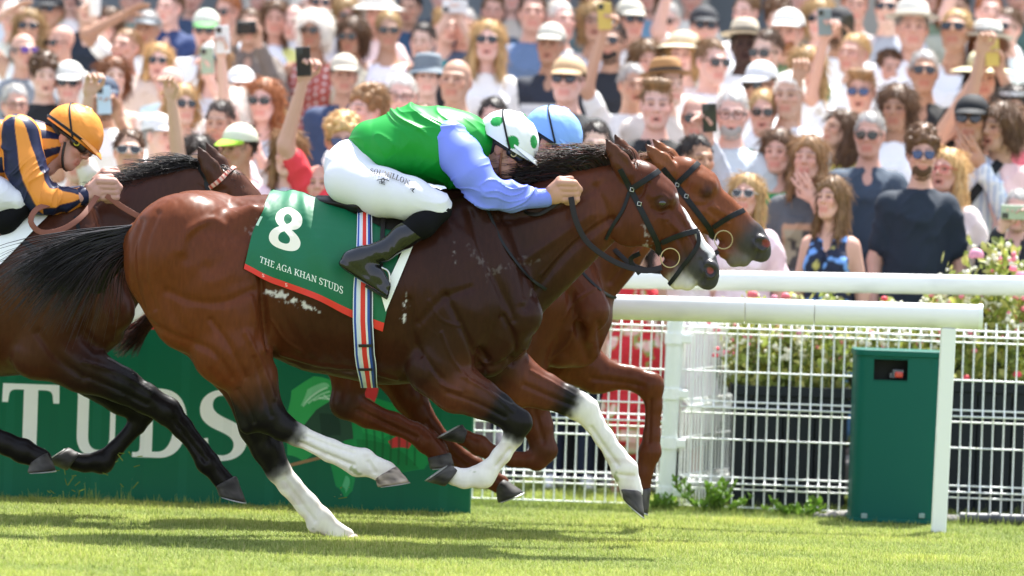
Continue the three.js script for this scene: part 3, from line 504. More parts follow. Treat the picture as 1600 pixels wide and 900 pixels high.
const nearLine = (x, y, pts) => { let d = 1e3, r = 0; for (let i = 0; i < pts.length - 1; i++) { const [ax, ay, ar] = pts[i], [bx, by, br] = pts[i + 1], ex = bx - ax, ey = by - ay, t = clamp(((x - ax) * ex + (y - ay) * ey) / (ex * ex + ey * ey)), q = Math.hypot(x - ax - ex * t, y - ay - ey * t); if (q < d) { d = q; r = mix(ar, br, t); } } return r - d; };

function makeHorse(spec) {
  const { zc, c } = spec, F = new Field(), s = SC(zc);
  const creases = (spec.creases ?? []).map(([f, hgt, w]) => { const pts = []; for (let i = 0; i < f.length; i += 2) pts.push([f[i], f[i + 1], 0]); const R = resample(pts.map((p) => [p[0], p[1]]), 9).map((p) => [p[0], p[1], 0]), us = R.map((p) => p[0]), vs = R.map((p) => p[1]), m = w * 3; return [R, hgt, w, [Math.min(...us) - m, Math.max(...us) + m, Math.min(...vs) - m, Math.max(...vs) + m]]; });
  trunk(F, zc, spec.trunkT, c, spec.tf ?? 1);
  chain(F, spec.neck, zc, { zs: 0.5, k: 0.07, cols: spec.neckCols });
  headBones(F, zc, spec.headT, c, spec.hf ?? 1);
  ears(F, zc, spec.headT, c, spec.hf ?? 1);
  for (const L of spec.legs) { for (const seg of L.rows) chain(F, seg.r, zc, { zs: seg.zs ?? 0.72, k: seg.k ?? 0.022, c: seg.c, cols: seg.cols }); }
  for (const m of spec.extra ?? []) chain(F, m.r, zc, { zs: m.zs ?? 0.8, k: m.k ?? 0.03, c: m.c, sub: m.sub });
  const geo = F.mesh(spec.h, {
    rag: spec.rag ?? 0.02, soft: (x, y) => mix(0.004, x > 0.36 ? 0.012 : 0.04, sstep(0.7, 0.86, y)),
    disp: (x, y, z, n) => { // muscle, veins and hair in the coat
      const rib = Math.abs(noise(x * 9, y * 7 + x * 3, z * 9)), vein = sstep(0.06, 0, rib) * 0.0016 * sstep(0.1, 0.5, noise(x * 2.3 + 5, y * 2.3, z * 2));
      let cr = 0;
      if (spec.creases && n.z > 0.05 && z > zc - 0.32) { const [u, v] = px(V(x, y, z)); for (const [pts, hgt, w, b] of creases) { if (u < b[0] || u > b[1] || v < b[2] || v > b[3]) continue; const d = nearLine(u, v, pts) / w; cr += 1.75 * hgt * Math.exp(-d * d) * sstep(0.05, 0.35, n.z); } }
      return cr + 0.004 * noise(x * 6.5, y * 5, z * 6) + vein + 0.0012 * noise(x * 45, y * 18, z * 40);
    },
    tint: (k, x, y, z, n) => {
      const wh = sstep(0.3, 0.5, k[1]), m = 1 + (1 - wh * 0.7) * (0.2 * fbm(x * 4.5, y * 4.5, z * 4.5, 3) + 0.13 * noise(x * 140, y * 35, z * 90)), p = px(V(x, y, z));
      let q = [k[0] * m, k[1] * m, k[2] * m];
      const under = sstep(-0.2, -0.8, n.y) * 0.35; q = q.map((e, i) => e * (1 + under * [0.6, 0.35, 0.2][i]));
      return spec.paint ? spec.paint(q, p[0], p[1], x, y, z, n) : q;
    },
  });
  const root = thing('racehorse', spec.label, 'horse', at(spec.base[0], spec.base[1], zc), 'racehorses galloping past the stand');
  part('body', geo, coat, root);
  for (const h of spec.hooves) { const [g, sh] = hoofGeo(h.cf, h.cb, h.toe, h.heel, zc, h.z, h.w0, h.w1); const hc = h.pale ? [0.42, 0.34, 0.27] : [0.065, 0.06, 0.056]; paint(g, (x, y, z) => { const k = 0.8 + 0.45 * noise(x * 25, y * 90, z * 25) + 0.3 * noise(x * 120, y * 30, z * 120), sp = h.pale ? sstep(0.25, 0.5, noise(x * 90, y * 90, z * 60)) * 0.75 : -0.8 * sstep(0.3, 0.6, noise(x * 30 + 3, y * 30, z * 9)); return hc.map((e) => e * k * (1 - sp)); }); const m = part('hoof', g, hoofMat, root); part('horseshoe', sh, shoeMat, m); if (h.label) m.userData.label = h.label; }
  for (const sd of [1, -1]) { const [u, v] = spec.headT(1034.5, 317), e = at(u, v, zc + 0.083 * sd * (spec.hf ?? 1)), g = new THREE.SphereGeometry(0.021, 16, 12); g.scale(1.05, 0.8, 0.75); g.translate(e.x, e.y, e.z); part('eye', g, eyeMat, root); }
  return { root, F, zc };
}
function hairBunch(seed, n, fn) { const r = RNG(seed), L = []; for (let i = 0; i < n; i++) L.push(fn(r, i)); return strands(L); }
const curvePts = (ctrl, n) => new THREE.CatmullRomCurve3(ctrl).getPoints(n);

// ---- the leading bay
const LZ = 0, id = (u, v) => [u, v];
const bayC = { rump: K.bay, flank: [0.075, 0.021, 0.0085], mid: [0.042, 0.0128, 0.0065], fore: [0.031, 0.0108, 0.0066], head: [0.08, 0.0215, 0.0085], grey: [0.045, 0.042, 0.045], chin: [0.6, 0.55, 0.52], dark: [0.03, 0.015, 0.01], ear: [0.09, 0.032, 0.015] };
const lead = makeHorse({
  zc: LZ, c: bayC, h: 0.0062, trunkT: id, headT: id, base: [500, 850],
  label: 'leading bay racehorse with white socks and green cloth numbered 8',
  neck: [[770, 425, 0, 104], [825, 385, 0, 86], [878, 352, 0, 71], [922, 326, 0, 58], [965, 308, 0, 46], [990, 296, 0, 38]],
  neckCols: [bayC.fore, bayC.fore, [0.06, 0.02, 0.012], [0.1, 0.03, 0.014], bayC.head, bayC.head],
  legs: [
    { rows: [ // near hind
      { r: [[320, 470, 0.17, 66], [358, 484, 0.18, 58], [362, 545, 0.18, 61]], c: K.bay, k: 0.05 },
      { r: [[362, 545, 0.18, 61], [392, 590, 0.17, 40]], cols: [K.bay, [0.11, 0.035, 0.016]], k: 0.03 },
      { r: [[392, 590, 0.17, 40], [412, 645, 0.17, 31]], cols: [[0.09, 0.03, 0.014], K.black] },
      { r: [[412, 645, 0.17, 31], [441, 668, 0.17, 20.5], [464, 680, 0.17, 17]], c: K.black },
      { r: [[366, 600, 0.17, 8], [388, 664, 0.17, 15]], c: K.black, k: 0.02 },
      { r: [[464, 680, 0.17, 17], [516, 704, 0.17, 17], [545, 716, 0.17, 18], [566, 722, 0.17, 21], [592, 733, 0.17, 16], [603, 738, 0.17, 18]], c: K.white, zs: 0.62 },
      { r: [[556, 731, 0.17, 13]], c: K.white, zs: 0.7 }] },
    { rows: [ // far hind
      { r: [[320, 500, -0.15, 60], [345, 555, -0.16, 40], [382, 610, -0.16, 30]], cols: [K.bay, K.bay, [0.06, 0.02, 0.012]], k: 0.04 },
      { r: [[382, 610, -0.16, 30], [404, 668, -0.16, 29]], cols: [[0.04, 0.015, 0.01], K.black] },
      { r: [[404, 668, -0.16, 29], [418, 700, -0.16, 25], [434, 733, -0.16, 20]], c: K.black },
      { r: [[437, 737, -0.16, 18.5], [452, 757, -0.16, 16.5], [480, 789, -0.16, 17], [500, 812, -0.16, 19], [527, 832, -0.16, 13.5], [541, 838, -0.16, 14]], c: K.white, zs: 0.66 },
      { r: [[491, 822, -0.16, 11]], c: K.white }] },
    { rows: [ // near fore
      { r: [[680, 575, 0.2, 46], [715, 606, 0.2, 38], [752, 624, 0.19, 29], [776, 637, 0.19, 24]], cols: [bayC.fore, [0.09, 0.028, 0.014], [0.06, 0.02, 0.012], K.black], k: 0.03 },
      { r: [[776, 637, 0.19, 24], [809, 660, 0.19, 21.5], [803, 680, 0.19, 16]], c: K.black },
      { r: [[800, 687, 0.19, 13.5], [783, 711, 0.19, 13], [764, 733, 0.19, 13.5], [754, 743, 0.19, 19], [726, 748, 0.19, 14.5], [710, 744, 0.19, 16]], c: K.white, zs: 0.66 }] },
    { rows: [ // far fore
      { r: [[780, 570, -0.17, 48], [812, 596, -0.18, 38], [850, 610, -0.18, 27.5], [885, 624, -0.18, 22]], cols: [bayC.fore, [0.12, 0.036, 0.016], [0.1, 0.03, 0.015], K.black], k: 0.03 },
      { r: [[885, 624, -0.18, 22], [899, 631, -0.18, 21]], c: K.black },
      { r: [[906, 635, -0.18, 22], [914, 640, -0.18, 20], [926, 658, -0.18, 15], [943, 683, -0.18, 14], [962, 711, -0.18, 14.5], [976, 733, -0.18, 19], [984, 756, -0.18, 15], [987, 768, -0.18, 17]], c: K.white, zs: 0.66 }] },
  ],
  hooves: [
    { cf: [620, 729], cb: [586, 748], toe: [640, 753], heel: [590, 761], z: 0.17, pale: 1 },
    { cf: [556, 834], cb: [531, 845], toe: [574, 850], heel: [546, 857], z: -0.16, pale: 1, w0: 0.046, w1: 0.058 },
    { cf: [694, 760], cb: [716, 733], toe: [665, 752], heel: [703, 725], z: 0.19 },
    { cf: [1003, 769], cb: [969, 764], toe: [1007, 809], heel: [974, 781], z: -0.18 },
  ],
  extra: [
    { r: [[330, 420, 0.33, 5], [392, 380, 0.32, 8], [408, 450, 0.31, 6]], sub: 1, k: 0.06 },
    { r: [[240, 440, 0.30, 5], [300, 540, 0.29, 4]], sub: 1, k: 0.04 },
    { r: [[422, 430, 0.3, 10], [416, 520, 0.26, 12]], sub: 1, k: 0.05 },
    { r: [[735, 560, 0.36, 4], [760, 500, 0.35, 5], [745, 420, 0.32, 5]], sub: 1, k: 0.06 },
    { r: [[640, 500, 0.35, 5], [650, 580, 0.34, 5]], sub: 1, k: 0.05 },
    { r: [[850, 440, 0.15, 8], [930, 360, 0.11, 6]], sub: 1, k: 0.05 },
    { r: [[720, 612, 0.285, 3], [790, 648, 0.25, 3]], sub: 1, k: 0.015 },
    { r: [[560, 735, 0.22, 3], [480, 697, 0.215, 3]], sub: 1, k: 0.01 },
    { r: [[830, 500, 0.08, 14]], k: 0.03, c: bayC.fore },
  ],
  creases: [
    [[283, 392, 289, 368, 311, 350, 335, 343, 348, 352], 0.005, 7], [[292, 405, 300, 378, 320, 362, 342, 362], -0.003, 8], [[222, 345, 209, 390, 212, 440, 226, 490], -0.005, 4.5], [[247, 333, 229, 380, 227, 430, 242, 482], -0.004, 5],
    [[262, 455, 300, 470, 350, 472, 394, 455], -0.005, 7], [[232, 505, 280, 528, 330, 548, 362, 590], -0.005, 6], [[406, 415, 411, 470, 416, 520, 421, 545], -0.012, 5], [[392, 465, 402, 510, 412, 548], 0.004, 5],
    [[330, 500, 358, 540, 384, 590], -0.005, 5], [[385, 520, 408, 570, 428, 622], 0.004, 4.5], [[398, 560, 412, 610, 424, 650], -0.004, 4], [[372, 610, 390, 640, 396, 660], -0.005, 4],
    [[432, 450, 452, 510, 486, 560], -0.002, 7], [[470, 475, 486, 525, 516, 570], -0.002, 7], [[505, 500, 520, 545, 545, 580], -0.002, 7], [[440, 552, 500, 570, 560, 578, 620, 592], 0.004, 2.6], [[425, 500, 445, 530, 470, 548], 0.002, 2.4],
    [[733, 330, 757, 400, 786, 462, 802, 500], -0.007, 7], [[800, 335, 815, 400, 822, 460], -0.005, 8], [[768, 350, 790, 420, 812, 470], 0.004, 9], [[638, 470, 650, 540, 688, 592], -0.007, 7], [[696, 462, 728, 525, 754, 582], -0.008, 6], [[655, 505, 690, 468, 735, 450], -0.005, 6],
    [[752, 548, 760, 562], -0.012, 6], [[786, 495, 806, 540, 800, 566], -0.008, 5], [[745, 575, 775, 572, 800, 560], -0.006, 5], [[660, 560, 690, 600, 722, 612], 0.004, 3], [[690, 520, 706, 560, 730, 590], 0.0035, 2.4], [[670, 470, 690, 500, 720, 510], 0.002, 2.2],
    [[700, 614, 745, 630, 788, 652], -0.005, 3.5], [[722, 588, 765, 612, 802, 642], 0.003, 3], [[740, 590, 775, 612, 800, 628], -0.003, 3], [[820, 602, 860, 620, 896, 634], -0.005, 4], [[830, 580, 866, 600, 896, 618], 0.003, 3],
    [[822, 480, 878, 402, 930, 357, 957, 342], -0.008, 7], [[780, 345, 840, 335, 900, 312, 945, 285], -0.005, 7], [[820, 405, 870, 372, 922, 335], 0.005, 8], [[845, 430, 890, 382, 935, 345], 0.003, 2.5], [[930, 290, 945, 320, 955, 345], -0.006, 6],
    [[1052, 374, 1066, 364, 1079, 374, 1084, 392], 0.0025, 2.2], [[1044, 347, 1060, 372, 1072, 402], -0.004, 4], [[1000, 306, 1012, 284, 1020, 296], -0.006, 5], [[1095, 406, 1101, 424, 1098, 441], -0.004, 3], [[1020, 326, 1032, 332, 1046, 326], -0.004, 3], [[1022, 308, 1034, 304, 1046, 312], 0.003, 3], [[1050, 330, 1072, 356, 1090, 384], -0.003, 4],
    [[468, 692, 520, 714, 552, 727], -0.006, 3], [[480, 682, 520, 698, 552, 708], -0.003, 3], [[444, 750, 474, 790, 492, 814], -0.005, 3], [[796, 702, 776, 728], -0.005, 3], [[924, 668, 947, 702, 966, 727], -0.006, 3], [[576, 722, 586, 738], -0.004, 3], [[968, 742, 990, 744], -0.004, 3],
  ],
  paint: (q, u, v, x, y, z, n) => {
    const foam = (pts, w) => { const d = nearLine(u, v, pts) / w + 0.8 * noise(x * 34 + y * 30, y * 60 - x * 30, z * 40) + 0.9 * noise(x * 120 + y * 60, y * 70 - x * 40, 3); return sstep(0.1, 1.1, d); };
    let f = 0;
    if (z > 0) f = Math.max(foam([[418, 455, 5], [440, 462, 7], [500, 487, 2]], 5) * 0.8, foam([[636, 455, 2], [631, 500, 4]], 4) * 0.85, foam([[735, 385, 2], [765, 425, 8], [840, 405, 3]], 12) * 0.07, foam([[400, 355, 8], [415, 395, 3]], 16) * 0.2, foam([[708, 380, 1], [712, 410, 1]], 5) * 0.2, foam([[1008, 345, 1], [1010, 385, 5]], 8) * 0.3);
    const blaze = sstep(-0.25, 0.35, nearLine(u, v, [[1057, 304, 1], [1072, 326, 5], [1086, 350, 8], [1102, 380, 10], [1112, 396, 6]]) / 6 + 0.5 * noise(x * 40, y * 40, z * 20) - Math.max(0, Math.abs(z) - 0.045) * 60);
    if (v > 690 && q[1] > 0.3) { const st = sstep(0.2, 1, nearLine(u, v, [[548, 733, 5], [560, 738, 6]]) / 5 + noise(x * 60, y * 60, z * 60)) + sstep(0.2, 1, nearLine(u, v, [[958, 735, 4], [964, 752, 6]]) / 5 + noise(x * 60, y * 60, z * 60)) + sstep(0.3, 1, nearLine(u, v, [[735, 735, 3], [742, 738, 3]]) / 5 + noise(x * 60, y * 60, z * 60)) + sstep(0.3, 1, nearLine(u, v, [[488, 830, 4], [505, 838, 5]]) / 5 + noise(x * 60, y * 60, z * 60)), dirt = sstep(0.05, 0.5, noise(x * 16, y * 30, z * 12)) * 0.22; q = q.map((e, i) => mix(e, [0.22, 0.27, 0.06][i], clamp(st) * 0.75) * (1 - dirt * [0.7, 0.85, 1][i])); }
    const nos = sstep(0.0, 0.5, nearLine(u, v, [[1109, 421, 5], [1110, 423, 6]]) / 3) * (Math.abs(z) > 0.02 ? 1 : 0);
    q = q.map((e, i) => mix(e, [0.72, 0.68, 0.66][i], Math.max(f, blaze)));
    return q.map((e, i) => mix(e, [0.35, 0.07, 0.06][i], nos * 0.7));
  },
});
// ---- the chestnut beyond it
const RZ = -1.25, rT = sim(600, 450, 722, 446, 0, 0.93), rHead = sim(985, 262, 1050, 258, -10.9, 0.92), RS = K.red;
const redC = { rump: [0.1, 0.026, 0.01], flank: [0.09, 0.024, 0.01], mid: [0.09, 0.024, 0.01], fore: [0.085, 0.023, 0.01], head: [0.165, 0.05, 0.0185], grey: [0.06, 0.055, 0.055], chin: [0.16, 0.14, 0.12], dark: [0.05, 0.02, 0.01], ear: [0.2, 0.07, 0.026] };
const right = makeHorse({
  zc: RZ, c: redC, h: 0.008, trunkT: rT, headT: rHead, hf: 0.92, tf: 0.93, base: [620, 815],
  label: 'chestnut racehorse second in front with only its head and chest clear of the bay',
  neck: [[880, 425, 0, 92], [930, 378, 0, 74], [985, 332, 0, 58], [1030, 305, 0, 45], [1050, 290, 0, 36]], neckCols: [redC.fore, redC.fore, redC.head, redC.head, redC.head],
  legs: [
    { rows: [{ r: [[500, 500, 0.15, 60], [548, 560, 0.15, 42], [547, 592, 0.15, 27]], c: redC.rump, k: 0.04 }, { r: [[547, 592, 0.15, 27], [541, 630, 0.15, 25], [575, 648, 0.15, 20]], cols: [redC.rump, [0.05, 0.02, 0.012], [0.13, 0.04, 0.016]] }, { r: [[575, 648, 0.15, 20], [616, 662, 0.15, 17], [650, 677, 0.15, 16], [668, 690, 0.15, 19], [682, 703, 0.15, 16], [686, 710, 0.15, 17]], c: [0.1, 0.027, 0.011], zs: 0.66 }] },
    { rows: [{ r: [[560, 520, -0.12, 60], [612, 570, -0.12, 38], [640, 620, -0.12, 26], [655, 646, -0.12, 20]], c: redC.rump, k: 0.03 }, { r: [[655, 646, -0.12, 20], [690, 690, -0.12, 14.5], [726, 722, -0.12, 15], [740, 732, -0.12, 17], [766, 748, -0.12, 13], [780, 756, -0.12, 15]], c: [0.1, 0.028, 0.011], zs: 0.66 }] },
    { rows: [{ r: [[800, 560, 0.15, 60], [822, 620, 0.15, 33], [840, 665, 0.15, 23]], c: redC.fore, k: 0.04 }, { r: [[840, 665, 0.15, 23], [850, 703, 0.15, 20], [840, 718, 0.15, 16]], cols: [redC.fore, [0.08, 0.026, 0.013], [0.1, 0.03, 0.015]] }, { r: [[838, 719, 0.15, 15], [803, 718, 0.15, 11.5], [768, 708, 0.15, 12], [748, 696, 0.15, 16], [733, 688, 0.15, 12], [724, 684, 0.15, 14]], c: [0.105, 0.03, 0.012], zs: 0.66 }] },
    { rows: [{ r: [[890, 555, -0.13, 52], [932, 585, -0.14, 28.5], [985, 590, -0.14, 18.5]], c: [0.11, 0.03, 0.011], k: 0.04 }, { r: [[985, 590, -0.14, 18.5], [1016, 603, -0.14, 21.5], [1022, 634, -0.14, 13], [1018, 680, -0.14, 13], [1015, 706, -0.14, 17], [1006, 740, -0.14, 13], [1003, 762, -0.14, 14]], c: [0.1, 0.028, 0.011], zs: 0.68 }] },
  ],
  hooves: [
    { cf: [704, 708], cb: [668, 716], toe: [710, 728], heel: [672, 733], z: 0.15 },
    { cf: [789, 748], cb: [774, 764], toe: [819, 769], heel: [778, 786], z: -0.12 },
    { cf: [722, 694], cb: [730, 673], toe: [684, 685], heel: [722, 663], z: 0.15, w0: 0.045, w1: 0.056 },
    { cf: [1017, 764], cb: [990, 768], toe: [1013, 803], heel: [984, 792], z: -0.14 },
  ],
  extra: [{ r: [[905, 510, 0.22, 6], [915, 560, 0.2, 5]], sub: 1, k: 0.04 }, { r: [[955, 440, 0.12, 6], [1005, 372, 0.09, 5]], sub: 1, k: 0.04 }, { r: [[915, 500, 0.03, 40], [905, 540, 0.03, 34]], k: 0.07, c: redC.fore }],
  creases: [[[892, 460, 905, 515, 920, 562], -0.008, 7], [[935, 505, 940, 545], -0.006, 5], [[925, 592, 975, 598, 1005, 604], -0.005, 4], [[1016, 625, 1014, 690], -0.005, 3], [[560, 640, 610, 665, 650, 684], -0.006, 3.5], [[835, 640, 850, 690], -0.005, 4], [[1090, 350, 1115, 372, 1140, 390], -0.004, 4], [[1100, 330, 1120, 345, 1140, 350], 0.003, 3], [[1084, 320, 1098, 322, 1112, 314], -0.004, 3], [[1178, 372, 1186, 388, 1180, 402], -0.004, 3], [[880, 500, 900, 470, 930, 450], 0.003, 2.5], [[860, 560, 890, 530, 900, 480], 0.003, 2.4], [[666, 660, 700, 705, 730, 730], -0.005, 3], [[955, 440, 990, 395, 1010, 370], -0.006, 6]],
  paint: (q, u, v, x, y, z) => { const nos = sstep(0.0, 0.5, nearLine(u, v, [[1196, 379, 6], [1198, 381, 6]]) / 3); return q.map((e, i) => mix(e, [0.35, 0.07, 0.06][i], nos * 0.7)); },
});
// ---- the dark bay behind
const DZ = -0.95, dT = sim(829, 500, 192, 492, 0, 0.96), dHead = sim(985, 262, 343, 272, 3, 0.96);
const dkC = { rump: [0.075, 0.026, 0.014], flank: [0.075, 0.026, 0.014], mid: [0.075, 0.026, 0.014], fore: [0.065, 0.022, 0.012], head: [0.07, 0.024, 0.012], grey: K.grey, dark: [0.02, 0.012, 0.01], ear: [0.06, 0.028, 0.018] };
const dark = makeHorse({
  zc: DZ, c: dkC, h: 0.0085, trunkT: dT, headT: dHead, hf: 0.96, tf: 0.96, base: [-60, 815], rag: 0.01,
  label: 'dark bay racehorse chasing at the left with its rider in orange and navy',
  neck: [[135, 420, 0, 100], [190, 375, 0, 80], [245, 340, 0, 65], [295, 318, 0, 54], [335, 305, 0, 42]], neckCols: [dkC.fore, [0.045, 0.018, 0.012], [0.045, 0.018, 0.012], [0.05, 0.02, 0.012], dkC.head],
  creases: [[[140, 590, 190, 612, 230, 632], -0.005, 4], [[130, 565, 190, 585, 236, 612], 0.004, 3], [[270, 655, 300, 695, 322, 722], -0.005, 3], [[60, 520, 90, 560, 130, 590], -0.007, 7], [[150, 400, 165, 450, 180, 500], -0.006, 7], [[180, 420, 240, 370, 300, 335], -0.006, 8], [[310, 290, 330, 300, 350, 296], -0.004, 4], [[100, 440, 120, 500, 150, 545], -0.007, 7]],
  legs: [
    { rows: [{ r: [[80, 545, 0.18, 50], [130, 575, 0.18, 38], [190, 602, 0.18, 27], [226, 622, 0.18, 23]], cols: [dkC.fore, [0.03, 0.013, 0.01], K.black, K.black], k: 0.03 }, { r: [[226, 622, 0.18, 23], [262, 643, 0.18, 21], [285, 668, 0.18, 16], [312, 702, 0.18, 15], [324, 722, 0.18, 18], [346, 748, 0.18, 14], [352, 755, 0.18, 15.5]], c: K.black, zs: 0.68 }] },
    { rows: [{ r: [[110, 560, -0.14, 44], [190, 620, -0.14, 27], [222, 646, -0.14, 19]], c: K.black, k: 0.03 }, { r: [[222, 646, -0.14, 19], [214, 664, -0.14, 14], [180, 702, -0.14, 12.5], [160, 722, -0.14, 18], [132, 724, -0.14, 13.5], [118, 721, -0.14, 15]], c: K.black, zs: 0.66 }] },
    { rows: [{ r: [[-330, 520, 0.15, 60], [-210, 590, 0.16, 50], [-130, 640, 0.16, 30], [-40, 670, 0.16, 19], [10, 694, 0.16, 17], [36, 705, 0.16, 19], [60, 716, 0.16, 15.5], [66, 718, 0.16, 16]], cols: [dkC.rump, dkC.rump, K.black, K.black, K.black, K.black, K.black, K.black] }] },
    { rows: [{ r: [[-360, 500, -0.15, 60], [-330, 590, -0.16, 42], [-290, 660, -0.16, 26], [-240, 740, -0.16, 17], [-215, 775, -0.16, 19], [-190, 795, -0.16, 14]], cols: [dkC.rump, dkC.rump, K.black, K.black, K.black, K.black] }] },
  ],
  hooves: [
    { cf: [370, 745], cb: [337, 760], toe: [385, 785], heel: [342, 775], z: 0.18 },
    { cf: [103, 735], cb: [124, 708], toe: [72, 722], heel: [107, 699], z: -0.14 },
    { cf: [76, 707], cb: [46, 724], toe: [88, 735], heel: [43, 739], z: 0.16 },
    { cf: [-175, 788], cb: [-205, 800], toe: [-162, 812], heel: [-203, 815], z: -0.16 },
  ],
});
// ---- hair
{
  const dk = [0.012, 0.01, 0.011], rd = [0.05, 0.02, 0.012];
  const tailGeo = hairBunch(11, 760, (r) => {
    const a = r(), z = (r() - 0.5) * 0.16, e = Math.pow(r(), 0.8), len = 0.55 + 0.5 * r();
    const s = [206 + 12 * r(), 351 + a * 38];
    const endU = mix(-60, 165, Math.pow(a * 0.62 + e * 0.38, 1.5)) + 60 * (r() - 0.5), endV = mix(440, 570, Math.pow(a * 0.6 + e * 0.4, 1.15)) + 66 * (r() - 0.5);
    const m1 = [mix(s[0], endU, 0.35) - 6, mix(s[1], endV, 0.16) + 6 * (r() - 0.3)], m2 = [mix(s[0], endU, 0.72) + 4 * r(), mix(s[1], endV, 0.52) + 12 * (r() - 0.5)];
    const q = [[...s, z * 0.3], [...m1, z * 0.9], [...m2, z * 1.5], [endU, endV, z * 2 + 0.1 * (r() - 0.5)]].map(([u, v, w]) => at(u, v, LZ + w + 0.02));
    const k = sstep(0.35, 1, e) * sstep(0.3, 1, a) * (0.4 + r()), n = Math.round(9 * len) + 3;
    return { pts: curvePts(q, 12).slice(0, n), r0: 0.0048, r1: 0.0005, c: [mix(dk[0], rd[0], k), mix(dk[1], rd[1], k), mix(dk[2], rd[2], k)] };
  });
  const tailCore = new Field(); chain(tailCore, [[212, 376, 0, 13], [185, 388, 0, 18], [150, 412, 0, 21], [105, 442, 0, 18]], LZ, { zs: 0.7, k: 0.04 }); chain(tailCore, [[185, 392, 0, 18], [150, 440, 0, 20]], LZ, { zs: 0.6, k: 0.05 });
  part('tail', merge([tailGeo, flat(tailCore.mesh(0.012, { color: false }), dk)]), hairMat, lead.root);
  const mane = (seed, n, crest, zc, cols, flow, rad = 0.003) => hairBunch(seed, n, (r) => {
    const t = r(), i = Math.min(crest.length - 2, Math.floor(t * (crest.length - 1))), f = t * (crest.length - 1) - i, u = mix(crest[i][0], crest[i + 1][0], f), v = mix(crest[i][1], crest[i + 1][1], f), [du, dv] = flow(t, r), w = (r() - 0.4) * 0.11;
    const q = [[u, v + 5, 0.03 * (r() - 0.5)], [u + du * 0.3, v + dv * 0.7 - 6 * r(), w * 0.5 + 0.01], [u + du * 0.7, v + dv * 0.95, w], [u + du, v + dv + 14 * (r() - 0.2), w * 1.4]].map(([a, b, z]) => at(a, b, zc + z));
    const k = r(); return { pts: curvePts(q, 8), r0: rad, r1: 0.0007, c: cols[0].map((e, j) => mix(e, cols[1][j], k * k * (r() < 0.3 ? 1 : 0.3))) };
  });
  part('mane', merge([
    mane(21, 560, [[800, 300], [850, 286], [890, 277], [925, 268], [958, 258]], LZ, [dk, [0.1, 0.04, 0.02]], (t, r) => [-(40 + 60 * r()), -8 - 26 * r() + 22 * (1 - t) * r()]),
    mane(28, 190, [[830, 285], [880, 270], [930, 258], [962, 252]], LZ, [[0.03, 0.014, 0.01], [0.3, 0.13, 0.07]], (t, r) => [-(55 + 60 * r()), -10 - 26 * r() + 16 * r() * r()], 0.0022),
    mane(22, 120, [[962, 258], [985, 252], [1000, 256]], LZ, [[0.03, 0.014, 0.01], [0.16, 0.06, 0.03]], (t, r) => t > 0.4 && r() > 0.5 ? [16 * r(), 14 * r()] : [-(20 + 50 * r()), -14 - 16 * r()]),
  ]), hairMat, lead.root);
  part('mane', mane(23, 260, [[930, 300], [985, 275], [1030, 258], [1060, 256]], RZ, [[0.16, 0.06, 0.025], [0.4, 0.2, 0.1]], (t, r) => [-(25 + 40 * r()), -8 - 12 * r()]), hairMat, right.root);
  part('mane', mane(24, 620, [[180, 330], [230, 290], [280, 268], [325, 262]], DZ, [dk, [0.03, 0.018, 0.014]], (t, r) => [-(30 + 55 * r()), -6 - 20 * r() + 26 * r() * r()]), hairMat, dark.root);
  part('forelock', mane(25, 160, [[318, 258], [340, 256], [358, 264]], DZ, [dk, [0.03, 0.018, 0.014]], (t, r) => [12 + 16 * r(), 6 + 24 * r()]), hairMat, dark.root);
  part('tail', hairBunch(26, 320, (r) => { const a = r(), q = [[330, 400, 0], [285, 440 + 20 * a, 0.02], [235, 485 + 30 * a, 0.05 * (r() - 0.5)], [175 + 40 * r(), 515 + 36 * a + 10 * r(), 0.1 * (r() - 0.5)]].map(([u, v, w]) => at(u, v, RZ + w)); return { pts: curvePts(q, 10), r0: 0.0036, r1: 0.0008, c: r() < 0.6 ? [0.1, 0.03, 0.014] : [0.03, 0.014, 0.01] }; }), hairMat, right.root);
}
